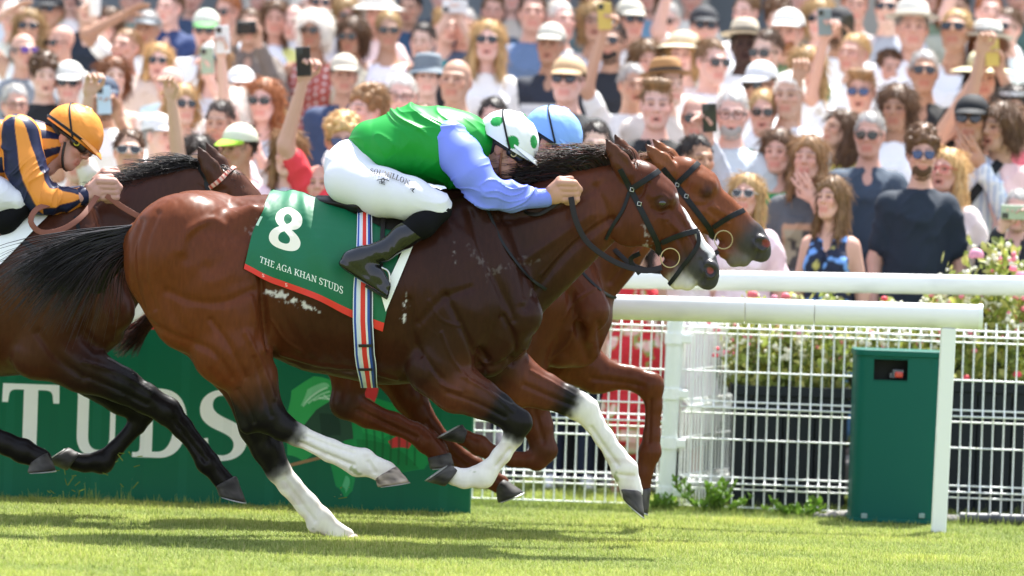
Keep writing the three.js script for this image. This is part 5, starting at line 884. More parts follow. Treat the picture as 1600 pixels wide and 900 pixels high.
{
  const or = [0.74, 0.27, 0.04], nv = [0.012, 0.016, 0.05], T = (u, v) => [u, v], arm = [[32, 215], [42, 268], [66, 316], [135, 308]];
  const axis = (pts, u, v) => { let b = [1e9, 0]; for (let i = 0; i < pts.length - 1; i++) { const [ax, ay] = pts[i], [bx, by] = pts[i + 1], ex = bx - ax, ey = by - ay, l = Math.hypot(ex, ey), t = clamp(((u - ax) * ex + (v - ay) * ey) / l / l), d = Math.hypot(u - ax - ex * t, v - ay - ey * t); if (d < b[0]) b = [d, ((u - ax) * ey - (v - ay) * ex) / l]; } return b[1]; };
  const band = (q) => { const f = q - 2 * Math.floor(q / 2), e = f < 1 ? sstep(0, 0.07, f) * 0 : 1, k = f < 1 ? 1 - sstep(0.0, 0.07, f) : sstep(1, 1.07, f); void e; return or.map((c, i) => mix(c, nv[i], k)); };
  const stripe = (x, y, z, sl) => {
    const [u, v] = px(V(x, y, z)), zz = z - DZ;
    if (sl) { const a = Math.atan2(axis(arm, u, v), (Math.abs(zz) - 0.2) * SC(DZ) * Math.sign(zz || 1)); return band((a + 0.35) / 0.98 + 10); }
    const q = axis([[-120, 235], [0, 238], [90, 226]], u, v), a = Math.atan2(q, zz * SC(DZ)); return band(a / 0.42 + 20.3);
  };
  rider({
    zc: DZ, T, skin: [0.52, 0.3, 0.24], jersey: or, sleeve: or, cuff: nv, breeches: [0.72, 0.73, 0.76], boot: [0.1, 0.025, 0.015], peak: or, rim: [0.45, 0.42, 0.03], stripe, rimBand: 1,
    label: 'jockey in orange and navy striped silks with orange cap at the left edge', capCol: () => or,
    body: {
      head: [110, 221], face: [0.84, -0.46, 0.28], up: [0.48, 0.87, -0.1],
      skin: [{ r: [[-110, 260, 0, 24], [-20, 245, 0, 34], [50, 235, 0, 28], [92, 232, 0, 18]], k: 0.04 }, ...[1, -1].flatMap((q) => [{ r: [[32, 220, 0.16 * q, 20], [66, 316, 0.23 * q, 15], [138, 306, 0.17 * q, 11]], k: 0.02 }, { r: [[-100, 280, 0.1 * q, 26], [22, 322, 0.23 * q, 14], [-60, 395, 0.23 * q, 9], [-40, 440, 0.23 * q, 7]], k: 0.02 }]), ...fist(160, 297, 0.16), ...fist(168, 286, -0.1)],
      jersey: [{ r: [[-120, 235, 0, 46], [-30, 238, 0, 54], [20, 236, 0, 50], [58, 226, 0, 36]], zs: 1.2 }, { r: [[58, 226, 0, 34], [86, 226, 0, 22]], zs: 1.1 }, { r: [[20, 250, 0, 36], [40, 290, 0, 18]], zs: 1.6 }],
      sleeves: [1, -1].map((q) => [[30, 214, 0.16 * q, 36], [40, 262, 0.2 * q, 31], [64, 310, 0.235 * q, 24], [100, 312, 0.2 * q, 18], [122, 308, 0.175 * q, 15]]),
      cuffs: [1, -1].map((q) => [[122, 308, 0.175 * q, 14.5], [132, 306, 0.17 * q, 14]]),
      breeches: [{ r: [[-130, 275, 0, 44], [-110, 270, 0, 40]], zs: 1.3 }, ...[1, -1].map((q) => ({ r: [[-125, 290, 0.12 * q, 37], [-60, 304, 0.19 * q, 35], [-10, 308, 0.22 * q, 30], [26, 314, 0.235 * q, 20]], k: 0.04 }))],
      socks: [1, -1].map((q) => [[34, 326, 0.235 * q, 16], [8, 345, 0.24 * q, 20], [-14, 358, 0.24 * q, 18]]),
      boots: [1, -1].map((q) => [{ r: [[6, 346, 0.24 * q, 20], [-30, 372, 0.24 * q, 18], [-60, 396, 0.24 * q, 15]] }, { r: [[-58, 394, 0.24 * q, 15], [-100, 402, 0.24 * q, 15]] }, { r: [[-96, 408, 0.24 * q, 16], [-55, 446, 0.24 * q, 11]] }]),
    },
  });
}
// ---------------------------------------------------------------- the crowd
const SKIN = { l: [0.68, 0.44, 0.34], p: [0.7, 0.42, 0.34], t: [0.5, 0.29, 0.2], o: [0.33, 0.18, 0.115], d: [0.06, 0.032, 0.024] };
const HAIR = { bl: [0.42, 0.27, 0.12], br: [0.09, 0.045, 0.022], dk: [0.025, 0.016, 0.012], gr: [0.36, 0.34, 0.32], wh: [0.66, 0.63, 0.58], re: [0.24, 0.085, 0.03], lb: [0.2, 0.11, 0.05] };
const memo = new Map(), once = (k, f) => { if (!memo.has(k)) memo.set(k, f()); return memo.get(k); };
const one = [1, 1, 1];
// arm joints [elbow, wrist] for the left arm (x > 0); the right one is mirrored
const ARM = {
  down: [[0.222, 1.12, -0.03], [0.222, 0.87, 0.05]], phone: [[0.23, 1.2, 0.2], [0.075, 1.53, 0.34]], high: [[0.27, 1.6, 0.1], [0.2, 1.9, 0.17]], brow: [[0.36, 1.58, 0.16], [0.13, 1.71, 0.15]],
  cross: [[0.245, 1.14, 0.06], [-0.06, 1.16, 0.21]], clap: [[0.23, 1.14, 0.06], [0.035, 1.3, 0.3]], chin: [[0.2, 1.16, 0.16], [0.05, 1.42, 0.17]], face: [[0.27, 1.3, 0.2], [0.05, 1.66, 0.3]], bent: [[0.27, 1.13, 0.0], [0.16, 1.1, 0.26]],
};
const POSE = { down: ['down', 'down'], phone: ['phone', 'phone'], raiseR: ['high', 'down'], raiseL: ['down', 'high'], both: ['high', 'high'], brow: ['brow', 'down'], cross: ['cross', 'cross'], clap: ['clap', 'clap'], chin: ['down', 'chin'], face: ['face', 'face'], bent: ['bent', 'down'], hold: ['down', 'phone'], raiseC: ['high', 'clap'] };
const SHW = { m: 0.152, f: 0.13 };
function joints(pose, sex) { const [r, l] = POSE[pose], J = []; for (const [s, a] of [[-1, r], [1, l]]) { const [e, w] = ARM[a]; J.push({ s, sh: V(SHW[sex] * s, 1.375, -0.01), el: V(e[0] * s * (sex === 'f' ? 0.9 : 1), e[1], e[2]), wr: V(w[0] * s, w[1], w[2]), kind: a }); } return J; }
function torso(F, sex, g, o) {
  const w = sex === 'f' ? 0.88 : 1;
  F.cap(V(0, 0.98, 0), 0.145 * w + g, V(0, 1.12, 0), (sex === 'f' ? 0.115 : 0.138) + g, { zs: 0.74, ...o }); F.cap(V(0, 1.12, 0), (sex === 'f' ? 0.115 : 0.138) + g, V(0, 1.3, 0), 0.155 * w + g, { zs: 0.72, k: 0.06, ...o });
  F.cap(V(-SHW[sex] + 0.02, 1.37, -0.01), 0.057 * w + g, V(SHW[sex] - 0.02, 1.37, -0.01), 0.057 * w + g, { k: 0.06, ...o });
  F.cap(V(0, 1.385, -0.015), 0.08 * w + g, V(0, 1.455, -0.012), 0.052 * w + g, { k: 0.05, ...o });
  F.cap(V(-0.06, 0.93, 0), 0.125 + g, V(0.06, 0.93, 0), 0.125 + g, { zs: 0.8, k: 0.06, ...o });
  if (sex === 'f') for (const s of [1, -1]) F.ell(V(0.068 * s, 1.27, 0.085), [0.06 + g, 0.062 + g, 0.05 + g], { k: 0.05, ...o });
}
function hand(open) { // fingers along +y, palm towards +z, thumb towards +x
  return once('hand' + open, () => {
    const F = new Field(), c = { c: one };
    F.cap(V(-0.02, 0.015, 0), 0.017, V(-0.024, 0.075, 0), 0.015, { zs: 0.7, k: 0.02, ...c }); F.cap(V(0.016, 0.015, 0), 0.018, V(0.02, 0.075, 0), 0.015, { zs: 0.7, k: 0.02, ...c });
    [-0.031, -0.011, 0.01, 0.03].forEach((x, i) => { const l = [0.058, 0.074, 0.08, 0.07][i], b = open ? 0.25 : 1.25, k = { k: 0.006, ...c }; const p0 = V(x, 0.082, 0), p1 = p0.clone().add(V(x * 0.15, Math.cos(b * 0.6) * l * 0.5, Math.sin(b * 0.6) * l * 0.5)), p2 = p1.clone().add(V(0, Math.cos(b * 1.5) * l * 0.5, Math.sin(b * 1.5) * l * 0.5)); F.cap(p0, 0.0092, p1, 0.0085, k); F.cap(p1, 0.0085, p2, 0.0072, k); });
    F.cap(V(0.026, 0.02, 0.004), 0.0125, V(0.052, 0.055, 0.018), 0.0105, { k: 0.014, ...c }); F.cap(V(0.052, 0.055, 0.018), 0.0105, V(0.048, 0.085, 0.034), 0.0085, { k: 0.006, ...c });
    F.cap(V(0, 0.015, 0), 0.026, V(0, -0.03, 0), 0.026, { zs: 0.8, k: 0.02, ...c });
    return F.mesh(0.0068);
  });
}
const headGeo = (sex, ex) => once('head' + sex + ex, () => headField(one, { w: sex === 'f' ? 0.93 : 1, open: ex === 'o' ? 1.3 : ex === 's' ? 0.9 : 0 }).mesh(0.0076, { tint: faceTint(one, { mul: 1, open: ex === 'o' ? 1.3 : ex === 's' ? 0.9 : 0, closed: ex === 'c' }), soft: 0.004 }));
const HC = V(0, 1.625, 0.025), HS = 0.92;
const headMatrix = (yaw, pitch) => new THREE.Matrix4().makeRotationFromEuler(new THREE.Euler(-pitch * Math.PI / 180, yaw * Math.PI / 180, 0, 'YXZ')).premultiply(new THREE.Matrix4().makeTranslation(HC.x, HC.y, HC.z)).multiply(new THREE.Matrix4().makeScale(HS, HS, HS));
const bodyGeo = (sex, pose, ex, yaw, pitch) => once(['body', sex, pose, ex, yaw, pitch].join(), () => {
  const b = once('trunk' + sex + pose, () => {
    const F = new Field(), c = { c: one }; torso(F, sex, 0, c); F.cap(V(0, 1.42, -0.015), 0.055, V(0, 1.54, 0), 0.05, { k: 0.04, ...c });
    const L = [];
    for (const j of joints(pose, sex)) {
      F.cap(j.sh, 0.052, j.el, 0.041, { k: 0.04, ...c }); F.cap(j.el, 0.041, j.wr, 0.027, { k: 0.02, ...c });
      const d = j.wr.clone().sub(j.el).normalize(), face = V(0, 0, 1), h = hand(['down', 'clap', 'brow', 'chin'].includes(j.kind) ? 1 : 0).clone(), up = d.clone(), side = V(-j.s, 0, 0);
      let z = j.kind === 'brow' ? V(0, -1, 0.3) : j.kind === 'down' ? V(-j.s, 0, 0.2) : j.kind === 'clap' ? V(-j.s, 0, 0) : j.kind === 'chin' ? V(0, 0, -1) : V(-j.s * 0.5, 0, 0.8);
      if (j.kind === 'clap') up.set(-j.s * 0.1, 0.9, 0.45); if (j.kind === 'chin') up.set(-0.5, 0.7, 0); if (j.kind === 'phone' || j.kind === 'face') up.set(-j.s * 0.35, 0.9, 0);
      const x = up.clone().cross(z).normalize(); z = x.clone().cross(up.normalize()); const m = new THREE.Matrix4().makeBasis(x, up, z); m.setPosition(j.wr.clone().addScaledVector(d, 0.012)); h.applyMatrix4(m); L.push(h); void side; void face;
    }
    for (const s of [1, -1]) { F.cap(V(0.085 * s, 0.9, 0), 0.092, V(0.095 * s, 0.5, 0.01), 0.055, { k: 0.04, ...c }); F.cap(V(0.095 * s, 0.5, 0.01), 0.055, V(0.1 * s, 0.09, -0.015), 0.037, { k: 0.02, ...c }); F.cap(V(0.1 * s, 0.06, -0.01), 0.036, V(0.115 * s, 0.045, 0.12), 0.028, { k: 0.02, ...c }); }
    return merge([F.mesh(0.0185), ...L]);
  });
  const h = headGeo(sex, ex).clone().applyMatrix4(headMatrix(yaw, pitch));
  return merge([b, h]);
});
const shirtGeo = (sex, pose, style) => once(['shirt', sex, pose, style].join(), () => {
  const F = new Field(), g = style === 'jacket' ? 0.026 : 0.014, long = ['shirt', 'jacket', 'long'].includes(style), c = { c: one }; torso(F, sex, g, c);
  F.cap(V(-0.06, 0.86, 0), 0.135 + g, V(0.06, 0.86, 0), 0.135 + g, { zs: 0.8, k: 0.05, ...c });
  if (style === 'dress') F.cap(V(0, 0.9, 0), 0.16 + g, V(0, 0.5, 0), 0.24 + g, { zs: 0.8, k: 0.08, ...c });
  if (style !== 'tank' && style !== 'dress') for (const j of joints(pose, sex)) { const e = long ? j.el : j.sh.clone().lerp(j.el, 0.68); F.cap(j.sh, 0.057 + g * 0.4, e, long ? 0.048 : 0.06, { k: 0.05, ...c }); if (long) F.cap(j.el, 0.048, j.el.clone().lerp(j.wr, 0.9), 0.036 + g * 0.3, { k: 0.02, ...c }); }
  const vee = style === 'polo' || style === 'shirt' || style === 'jacket';
  F.cap(V(0, 1.455, -0.02), style === 'tank' || style === 'dress' ? 0.1 : 0.064, V(0, 1.6, 0), 0.085, { k: 0.012, sub: 1 });
  if (vee || style === 'dress') F.cap(V(0, 1.44, 0.09), 0.036, V(0, style === 'dress' ? 1.22 : 1.34, 0.15), 0.008, { k: 0.015, sub: 1 });
  if (style === 'tank' || style === 'dress') for (const s of [1, -1]) F.ell(V((SHW[sex] + 0.055) * s, 1.36, 0), [0.075, 0.16, 0.12], { k: 0.015, sub: 1 });
  return F.mesh(0.015, { disp: (x, y, z) => { const w = noise(x * 4, y * 4, z * 4), r = 1 - Math.abs(noise(x * 7 + y * 5 + w, y * 7 - x * 4 + w, z * 5)), q = 1 - Math.abs(noise(x * 12 - y * 7 + 3, y * 9 + x * 6, z * 6 + w)); return 0.014 * Math.pow(r, 5) + 0.008 * Math.pow(q, 6) - 0.005 + 0.004 * noise(x * 5, y * 10, z * 5); } });
});
const collarGeo = once('collar', () => { const L = []; for (const s of [1, -1]) { const P = [], N = []; for (let i = 0; i <= 10; i++) { const a = (i / 10) * 2.5; P.push(V(s * Math.sin(a) * 0.07, 1.46 - 0.045 * sstep(0.6, 1, i / 10) * 1.2 - 0.01, -0.075 + 0.075 - Math.cos(a) * 0.078 + (i > 6 ? 0.012 : 0))); N.push(V(s * Math.sin(a), 0.5, -Math.cos(a)).normalize()); } L.push(ribbon(P, N, 0.042, 0.005)); } return merge(L); });
const trouserGeo = once('trousers', () => { const F = new Field(); F.cap(V(-0.06, 0.93, 0), 0.135, V(0.06, 0.93, 0), 0.135, { zs: 0.82 }); for (const s of [1, -1]) { F.cap(V(0.085 * s, 0.88, 0), 0.105, V(0.095 * s, 0.5, 0.01), 0.073, { k: 0.03 }); F.cap(V(0.095 * s, 0.5, 0.01), 0.073, V(0.1 * s, 0.1, -0.01), 0.06, { k: 0.02 }); } return F.mesh(0.019, { color: false, disp: (x, y, z) => 0.006 * noise(x * 8, y * 16, z * 8) }); });
const shortsGeo = once('shorts', () => { const F = new Field(); F.cap(V(-0.06, 0.93, 0), 0.137, V(0.06, 0.93, 0), 0.137, { zs: 0.82 }); for (const s of [1, -1]) F.cap(V(0.085 * s, 0.88, 0), 0.11, V(0.1 * s, 0.56, 0.01), 0.1, { k: 0.03 }); return F.mesh(0.02, { color: false }); });
const shoeGeo = (s) => once('shoe' + s, () => { const F = new Field(); F.cap(V(0.1 * s, 0.06, -0.02), 0.046, V(0.118 * s, 0.045, 0.13), 0.038, { k: 0.02 }); F.cap(V(0.1 * s, 0.025, -0.03), 0.03, V(0.12 * s, 0.025, 0.15), 0.03, { k: 0.01 }); return F.mesh(0.014, { color: false }); });
// hair about the head's centre
const hairGeo = (style) => once('hair' + style, () => {
  const F = new Field(), c = { c: one }, S = (e, r, o = {}) => F.ell(e, r, { k: 0.02, ...c, ...o });
  if (style !== 'fringe') S(V(0, 0.045, -0.022), style === 'curly' ? [0.088, 0.1, 0.106] : style === 'bob' ? [0.09, 0.098, 0.108] : style === 'long' ? [0.084, 0.095, 0.106] : [0.079, 0.0895, 0.1]);
  else { S(V(0, 0.01, -0.03), [0.084, 0.07, 0.095]); F.ell(V(0, 0.105, 0.01), [0.095, 0.085, 0.12], { k: 0.01, sub: 1 }); }
  if (style === 'curly') { const r = RNG(4); for (let i = 0; i < 46; i++) { const a = r() * 6.28, e = 0.15 + 1.25 * r(), q = V(Math.sin(a) * Math.cos(e) * 0.092, 0.05 + Math.sin(e) * 0.1, -0.02 + Math.cos(a) * Math.cos(e) * 0.105); S(q, [0.02, 0.02, 0.02], { k: 0.008 }); } }
  if (style === 'long' || style === 'wavy') { for (const s of [1, -1]) { F.cap(V(0.066 * s, 0.06, -0.015), 0.026, V(0.078 * s, -0.09, -0.01), 0.026, { k: 0.03, zs: 1.2, ...c }); F.cap(V(0.078 * s, -0.09, -0.01), 0.026, V(0.088 * s, -0.22, 0.03), 0.016, { k: 0.02, zs: 1.2, ...c }); } F.cap(V(-0.03, 0.02, -0.08), 0.055, V(-0.03, -0.2, -0.085), 0.06, { k: 0.03, ...c }); F.cap(V(0.03, 0.02, -0.08), 0.055, V(0.03, -0.2, -0.085), 0.06, { k: 0.03, ...c }); }
  if (style === 'wavy') S(V(0, 0.045, -0.022), [0.096, 0.1, 0.115]);
  if (style === 'bob') for (const s of [1, -1]) { F.cap(V(0.068 * s, 0.05, -0.02), 0.03, V(0.074 * s, -0.07, -0.01), 0.027, { k: 0.03, zs: 1.4, ...c }); F.cap(V(0.04 * s, 0.0, -0.09), 0.05, V(0.04 * s, -0.08, -0.085), 0.045, { k: 0.03, ...c }); }
  if (style === 'short' || style === 'quiff' || style === 'curly') { F.ell(V(0, -0.1, 0), [0.12, 0.075, 0.16], { k: 0.02, sub: 1 }); }
  if (style === 'quiff') { S(V(-0.02, 0.115, 0.05), [0.055, 0.028, 0.04]); S(V(0.03, 0.11, 0.045), [0.045, 0.028, 0.04]); }
  if (style === 'updo') S(V(0, 0.09, -0.1), [0.05, 0.048, 0.048]);
  F.ell(V(0, style === 'bob' ? -0.05 : -0.042, 0.1), style === 'long' || style === 'wavy' || style === 'bob' ? [0.069, 0.108, 0.1] : [0.083, style === 'quiff' || style === 'curly' ? 0.1 : 0.112, 0.095], { k: 0.014, sub: 1 });
  F.cap(V(0, -0.05, -0.01), 0.052, V(0, -0.3, 0.0), 0.055, { k: 0.01, sub: 1 });
  const base = F.mesh(0.0095, { disp: (x, y, z) => { const a = Math.atan2(x, z + 0.02); return 0.0035 * noise(a * 11 + y * (style === 'wavy' ? 20 : 4), y * (style === 'wavy' ? 22 : 6), 2) + 0.003 * noise(x * 60, y * 25, z * 60); }, tint: (k, x, y, z) => { const a = Math.atan2(x, z + 0.02), m = 0.8 + 0.5 * (0.5 + 0.5 * noise(a * 16, y * 9, 5)) + 0.25 * noise(a * 34, y * 6, 1); return [m, m, m]; } });
  const r = RNG(style.length * 17 + 3), P = base.attributes.position, N = base.attributes.normal, L = [], longish = ['long', 'wavy', 'bob'].includes(style);
  for (let i = 0; i < (longish ? 900 : 700); i++) {
    const j = Math.floor(r() * P.count), p = V(P.getX(j), P.getY(j), P.getZ(j)), n = V(N.getX(j), N.getY(j), N.getZ(j)), dn = V((r() - 0.5) * 0.5, -1, (r() - 0.5) * 0.5), len = longish ? 0.03 + 0.06 * r() : style === 'curly' ? 0.02 + 0.02 * r() : 0.012 + 0.022 * r();
    if (p.z > 0.075 && p.y < 0.08) continue;
    const t = dn.sub(n.clone().multiplyScalar(dn.dot(n))).normalize(), back = V(0, 0.2, -1), dir = p.y > 0.07 && !longish ? t.multiplyScalar(0.3).add(back.multiplyScalar(0.7)).addScaledVector(n, 0.5) : t.addScaledVector(n, 0.25 + 0.3 * r()), m = 0.8 + 0.7 * r();
    L.push({ pts: [p.clone().addScaledVector(n, -0.002), p.clone().addScaledVector(dir, len * 0.5).addScaledVector(n, 0.003), p.clone().addScaledVector(dir, len).addScaledVector(n, style === 'curly' ? -0.004 : 0.001 - 0.004 * r())], r0: 0.0024, r1: 0.0008, c: [m, m, m] });
  }
  return merge([base, strands(L)]);
});
const beardGeo = once('beard', () => { const F = new Field(); F.ell(V(0, -0.075, 0.035), [0.0595, 0.058, 0.0615], { c: one }); F.ell(V(0, -0.01, 0.1), [0.07, 0.045, 0.07], { sub: 1, k: 0.01 }); F.ell(V(0, -0.067, 0.1), [0.02, 0.009, 0.03], { sub: 1, k: 0.006 }); F.ell(V(0, -0.04, -0.06), [0.12, 0.14, 0.085], { sub: 1, k: 0.01 }); return F.mesh(0.0085, { color: false, disp: (x, y, z) => 0.003 * noise(x * 70, y * 50, z * 70) }); });
const glassGeo = once('lens', () => { const L = []; for (const s of [1, -1]) { const sh = new THREE.Shape(); const w = 0.0265, h = 0.0205; sh.moveTo(-w, h * 0.85); sh.quadraticCurveTo(0, h * 1.05, w, h * 0.8); sh.quadraticCurveTo(w * 1.05, -h * 0.4, w * 0.4, -h); sh.quadraticCurveTo(-w * 0.5, -h * 1.05, -w, -h * 0.1); sh.closePath(); const g = new THREE.ExtrudeGeometry(sh, { depth: 0.003, bevelEnabled: true, bevelSize: 0.001, bevelThickness: 0.001, bevelSegments: 1 }); if (s < 0) g.scale(-1, 1, 1), g.index || g.attributes.position && (() => { const p = g.attributes.position.array; for (let i = 0; i < p.length; i += 9) for (let k = 0; k < 3; k++) { const t = p[i + k]; p[i + k] = p[i + 3 + k]; p[i + 3 + k] = t; } g.computeVertexNormals(); })(); g.rotateY(s * 0.16).translate(0.034 * s, 0.0, 0.106); L.push(g); } return merge(L); });
const frameGeo = once('frame', () => merge([rod(V(-0.012, 0.006, 0.111), V(0.012, 0.006, 0.111), 0.0022), ...[1, -1].flatMap((s) => [rod(V(0.06 * s, 0.01, 0.1), V(0.083 * s, 0.008, 0.0), 0.0025), new THREE.TorusGeometry(0.0245, 0.0022, 6, 22).scale(1.08, 0.86, 1).rotateY(s * 0.16).translate(0.034 * s, 0, 0.108)])]));
const peakGeo = (l) => { const s = new THREE.SphereGeometry(1, 28, 6, 0.25 * Math.PI, 0.5 * Math.PI, 0.42 * Math.PI, 0.1 * Math.PI); void s; const pos = [], idx = [], n = 18; for (let i = 0; i <= n; i++) { const a = (i / n - 0.5) * 2.2, w = Math.pow(Math.max(0, Math.cos((i / n - 0.5) * Math.PI)), 0.6); for (const [t, dy] of [[0, 0.004], [0.5, 0.004], [1, 0], [1, -0.004], [0.5, -0.001], [0, -0.001]]) pos.push(Math.sin(a) * 0.091 * (1 + 0.1 * w * t), 0.052 - 0.02 * w * t - 0.012 * t * t - 0.012 * (1 - Math.cos(a * 0.9)) + dy, -0.015 + Math.cos(a) * 0.108 + w * t * l); } for (let i = 0; i < n; i++) for (let j = 0; j < 6; j++) { const a = i * 6 + j, b = i * 6 + (j + 1) % 6; idx.push(a, b, a + 6, b, b + 6, a + 6); } const g = new THREE.BufferGeometry(); g.setAttribute('position', new THREE.Float32BufferAttribute(pos, 3)); g.setIndex(idx); g.computeVertexNormals(); return g; };
const lathe = (pts, n = 36) => new THREE.LatheGeometry(pts.map(([x, y]) => new THREE.Vector2(x, y)), n);
const HATS = {
  cap: () => [['crown', new THREE.SphereGeometry(1, 32, 16, 0, 6.3, 0, 1.62).scale(0.092, 0.094, 0.112).translate(0, 0.052, -0.017)], ['peak', peakGeo(0.068)]],
  visor: () => [['band', lathe([[0.092, 0.04], [0.094, 0.07], [0.088, 0.072], [0.086, 0.04], [0.092, 0.04]]).scale(1, 1, 1.2).translate(0, 0, -0.015)], ['peak', peakGeo(0.075)]],
  straw: () => [['brim', lathe([[0.085, 0.062], [0.115, 0.062], [0.145, 0.066], [0.146, 0.07], [0.115, 0.067], [0.085, 0.068]]).scale(1, 1, 1.1).translate(0, 0, -0.01)], ['crown', lathe([[0.09, 0.062], [0.088, 0.1], [0.078, 0.145], [0.06, 0.158], [0.03, 0.15], [0.001, 0.146]]).scale(1, 1, 1.2).translate(0, 0, -0.015)], ['hat_band', lathe([[0.0915, 0.07], [0.0905, 0.098], [0.088, 0.098], [0.09, 0.07]]).scale(1, 1, 1.2).translate(0, 0, -0.015)]],
  sunhat: () => [['brim', lathe([[0.085, 0.06], [0.13, 0.052], [0.185, 0.03], [0.186, 0.034], [0.13, 0.057], [0.085, 0.066]]).translate(0, 0, -0.01)], ['crown', lathe([[0.092, 0.06], [0.09, 0.1], [0.07, 0.14], [0.035, 0.155], [0.001, 0.158]]).scale(1, 1, 1.18).translate(0, 0, -0.015)], ['hat_band', lathe([[0.0935, 0.066], [0.0925, 0.088], [0.09, 0.088], [0.092, 0.066]]).scale(1, 1, 1.18).translate(0, 0, -0.015)]],
  bucket: () => [['brim', lathe([[0.09, 0.05], [0.128, 0.012], [0.13, 0.016], [0.092, 0.056]]).scale(1, 1, 1.15).translate(0, 0, -0.012)], ['crown', lathe([[0.091, 0.05], [0.088, 0.12], [0.075, 0.145], [0.001, 0.15]]).scale(1, 1, 1.18).translate(0, 0, -0.015)]],
  band: () => [['hat_band', lathe([[0.088, 0.075], [0.086, 0.1], [0.08, 0.1], [0.082, 0.075], [0.088, 0.075]]).scale(1, 1, 1.2).translate(0, 0, -0.017)]],
};
const matOf = new Map(), mat = (c, r = 0.8, o = {}) => { const k = JSON.stringify([c, r, o]); if (!matOf.has(k)) matOf.set(k, std(c, r, o)); return matOf.get(k); };
const skinMat = (s, r = 0.5) => { const k = 0.86 + 0.24 * Math.floor(r * 5) / 5; return mat(SKIN[s].map((e, i) => e * (k + i * 0.03 * (r > 0.5 ? 1 : -1))), 0.5, { vertexColors: true, specularIntensity: 0.4 }); };
const rs = RNG(99), rp = RNG(77), stats = [];
const LENS = { dk: [0.01, 0.01, 0.012], bl: [0.02, 0.05, 0.16], pu: [0.12, 0.03, 0.3], wf: [0.01, 0.01, 0.012], cl: null, rd: null };
function person(o) {
  const z = rowZ(o.row) + (o.dz ?? 0), P = at(o.u, o.v, z), gy = rowY(o.row), jit = o.k ?? 1;
  let k = (P.y - gy) / 1.625; const raw = k; k = clamp(k, 0.88, 1.17); if (Math.abs(raw - k) > 0.02) stats.push([o.u, o.v, o.row, +raw.toFixed(2)]);
  const t = new THREE.Group(); t.name = numbered('person'); t.userData = { label: o.label, category: 'person', group: 'spectators on the terrace' };
  const bt = (o.turn ?? 0) * 0.45 * Math.PI / 180, ht = Math.round((o.turn ?? 0) * 0.55 / 8) * 8, hp = Math.round((o.pitch ?? 0) / 8) * 8;
  const hc = HC.clone().applyAxisAngle(V(0, 1, 0), bt).multiplyScalar(k); t.position.set(P.x - hc.x, P.y - hc.y, z - hc.z * 0.0); t.rotation.y = bt; { const w = 0.95 + 0.1 * rs(); t.scale.set(k * jit * w, k, k); }
  const add = (name, g, m, par = t) => { const q = new THREE.Mesh(g, m); q.name = name; q.castShadow = q.receiveShadow = true; par.add(q); return q; };
  add('body', bodyGeo(o.sex, o.pose, o.ex ?? '', ht, hp), skinMat(o.skin, rs()));
  const col = c3(o.col), sg = o.pattern ? paint(shirtGeo(o.sex, o.pose, o.style).clone(), (x, y, z) => o.pattern(x, y, z)) : shirtGeo(o.sex, o.pose, o.style);
  const shirt = add(o.style === 'dress' ? 'dress' : o.style === 'jacket' ? 'jacket' : o.style === 'tank' ? 'top' : 'shirt', sg, o.pattern ? mat([1, 1, 1], 0.85, { vertexColors: true }) : mat(col, 0.85, { vertexColors: true }));
  if (['polo', 'shirt', 'jacket'].includes(o.style)) add('collar', collarGeo, mat(o.style === 'jacket' ? [0.7, 0.7, 0.7] : col, 0.85), shirt);
  if (o.style !== 'dress') add(o.shorts ? 'shorts' : 'trousers', o.shorts ? shortsGeo : trouserGeo, mat(o.leg ?? [[0.02, 0.025, 0.05], [0.03, 0.03, 0.035], [0.3, 0.26, 0.2], [0.05, 0.07, 0.13]][Math.floor(rp() * 4)], 0.85)); else rp();
  for (const s of [1, -1]) add('shoe', shoeGeo(s), mat(o.shoe ?? [0.5, 0.5, 0.5], 0.6));
  const hm = headMatrix(ht, hp), H = (name, g, m, par) => { const q = add(name, g, m, par); if (!par || par === t) hm.decompose(q.position, q.quaternion, q.scale); return q; };
  if (o.hair !== 'bald') H('hair', hairGeo(o.hair), mat(((q) => (HAIR[o.hc] ?? c3(o.hc)).map((e) => e * q))(0.75 + 0.15 * Math.floor(rs() * 5)), 0.5, { vertexColors: true, specularIntensity: 0.6, sheen: 0.4, sheenRoughness: 0.4 }));
  if (o.beard) H('beard', beardGeo, mat(HAIR[o.beard], 0.85));
  if (o.hat) { const g = new THREE.Group(); g.name = 'hat'; hm.decompose(g.position, g.quaternion, g.scale); t.add(g); for (const [n, geo] of once('hat' + o.hat, HATS[o.hat])) add(n, geo, mat(n === 'hat_band' && o.hat !== 'band' ? (o.bandc ?? [0.03, 0.025, 0.022]) : n === 'peak' && o.peakc ? o.peakc : c3(o.hatc).map((e) => e * 0.74), 0.8), g); }
  if (o.gl) { const g = new THREE.Group(); g.name = LENS[o.gl] ? 'sunglasses' : 'glasses'; hm.decompose(g.position, g.quaternion, g.scale); t.add(g); if (LENS[o.gl]) add('lenses', glassGeo, mat(LENS[o.gl], 0.12, { clearcoat: 0.6 }), g); add('frame', frameGeo, mat(o.gl === 'wf' ? [0.75, 0.75, 0.75] : o.gl === 'rd' ? [0.5, 0.04, 0.05] : [0.015, 0.014, 0.014], 0.4), g); }
  if (o.bag) { const P2 = [V(0.14, 1.44, 0.06), V(0.08, 1.36, 0.135), V(-0.02, 1.22, 0.155), V(-0.14, 1.02, 0.12)]; const c = new THREE.CatmullRomCurve3(P2).getPoints(14); add('bag_strap', ribbon(c, c.map((p) => V(p.x * 0.5, 0.2, 1).normalize()), 0.045, 0.006), M.strapBlack); }
  scene.add(t); t.updateMatrixWorld(true);
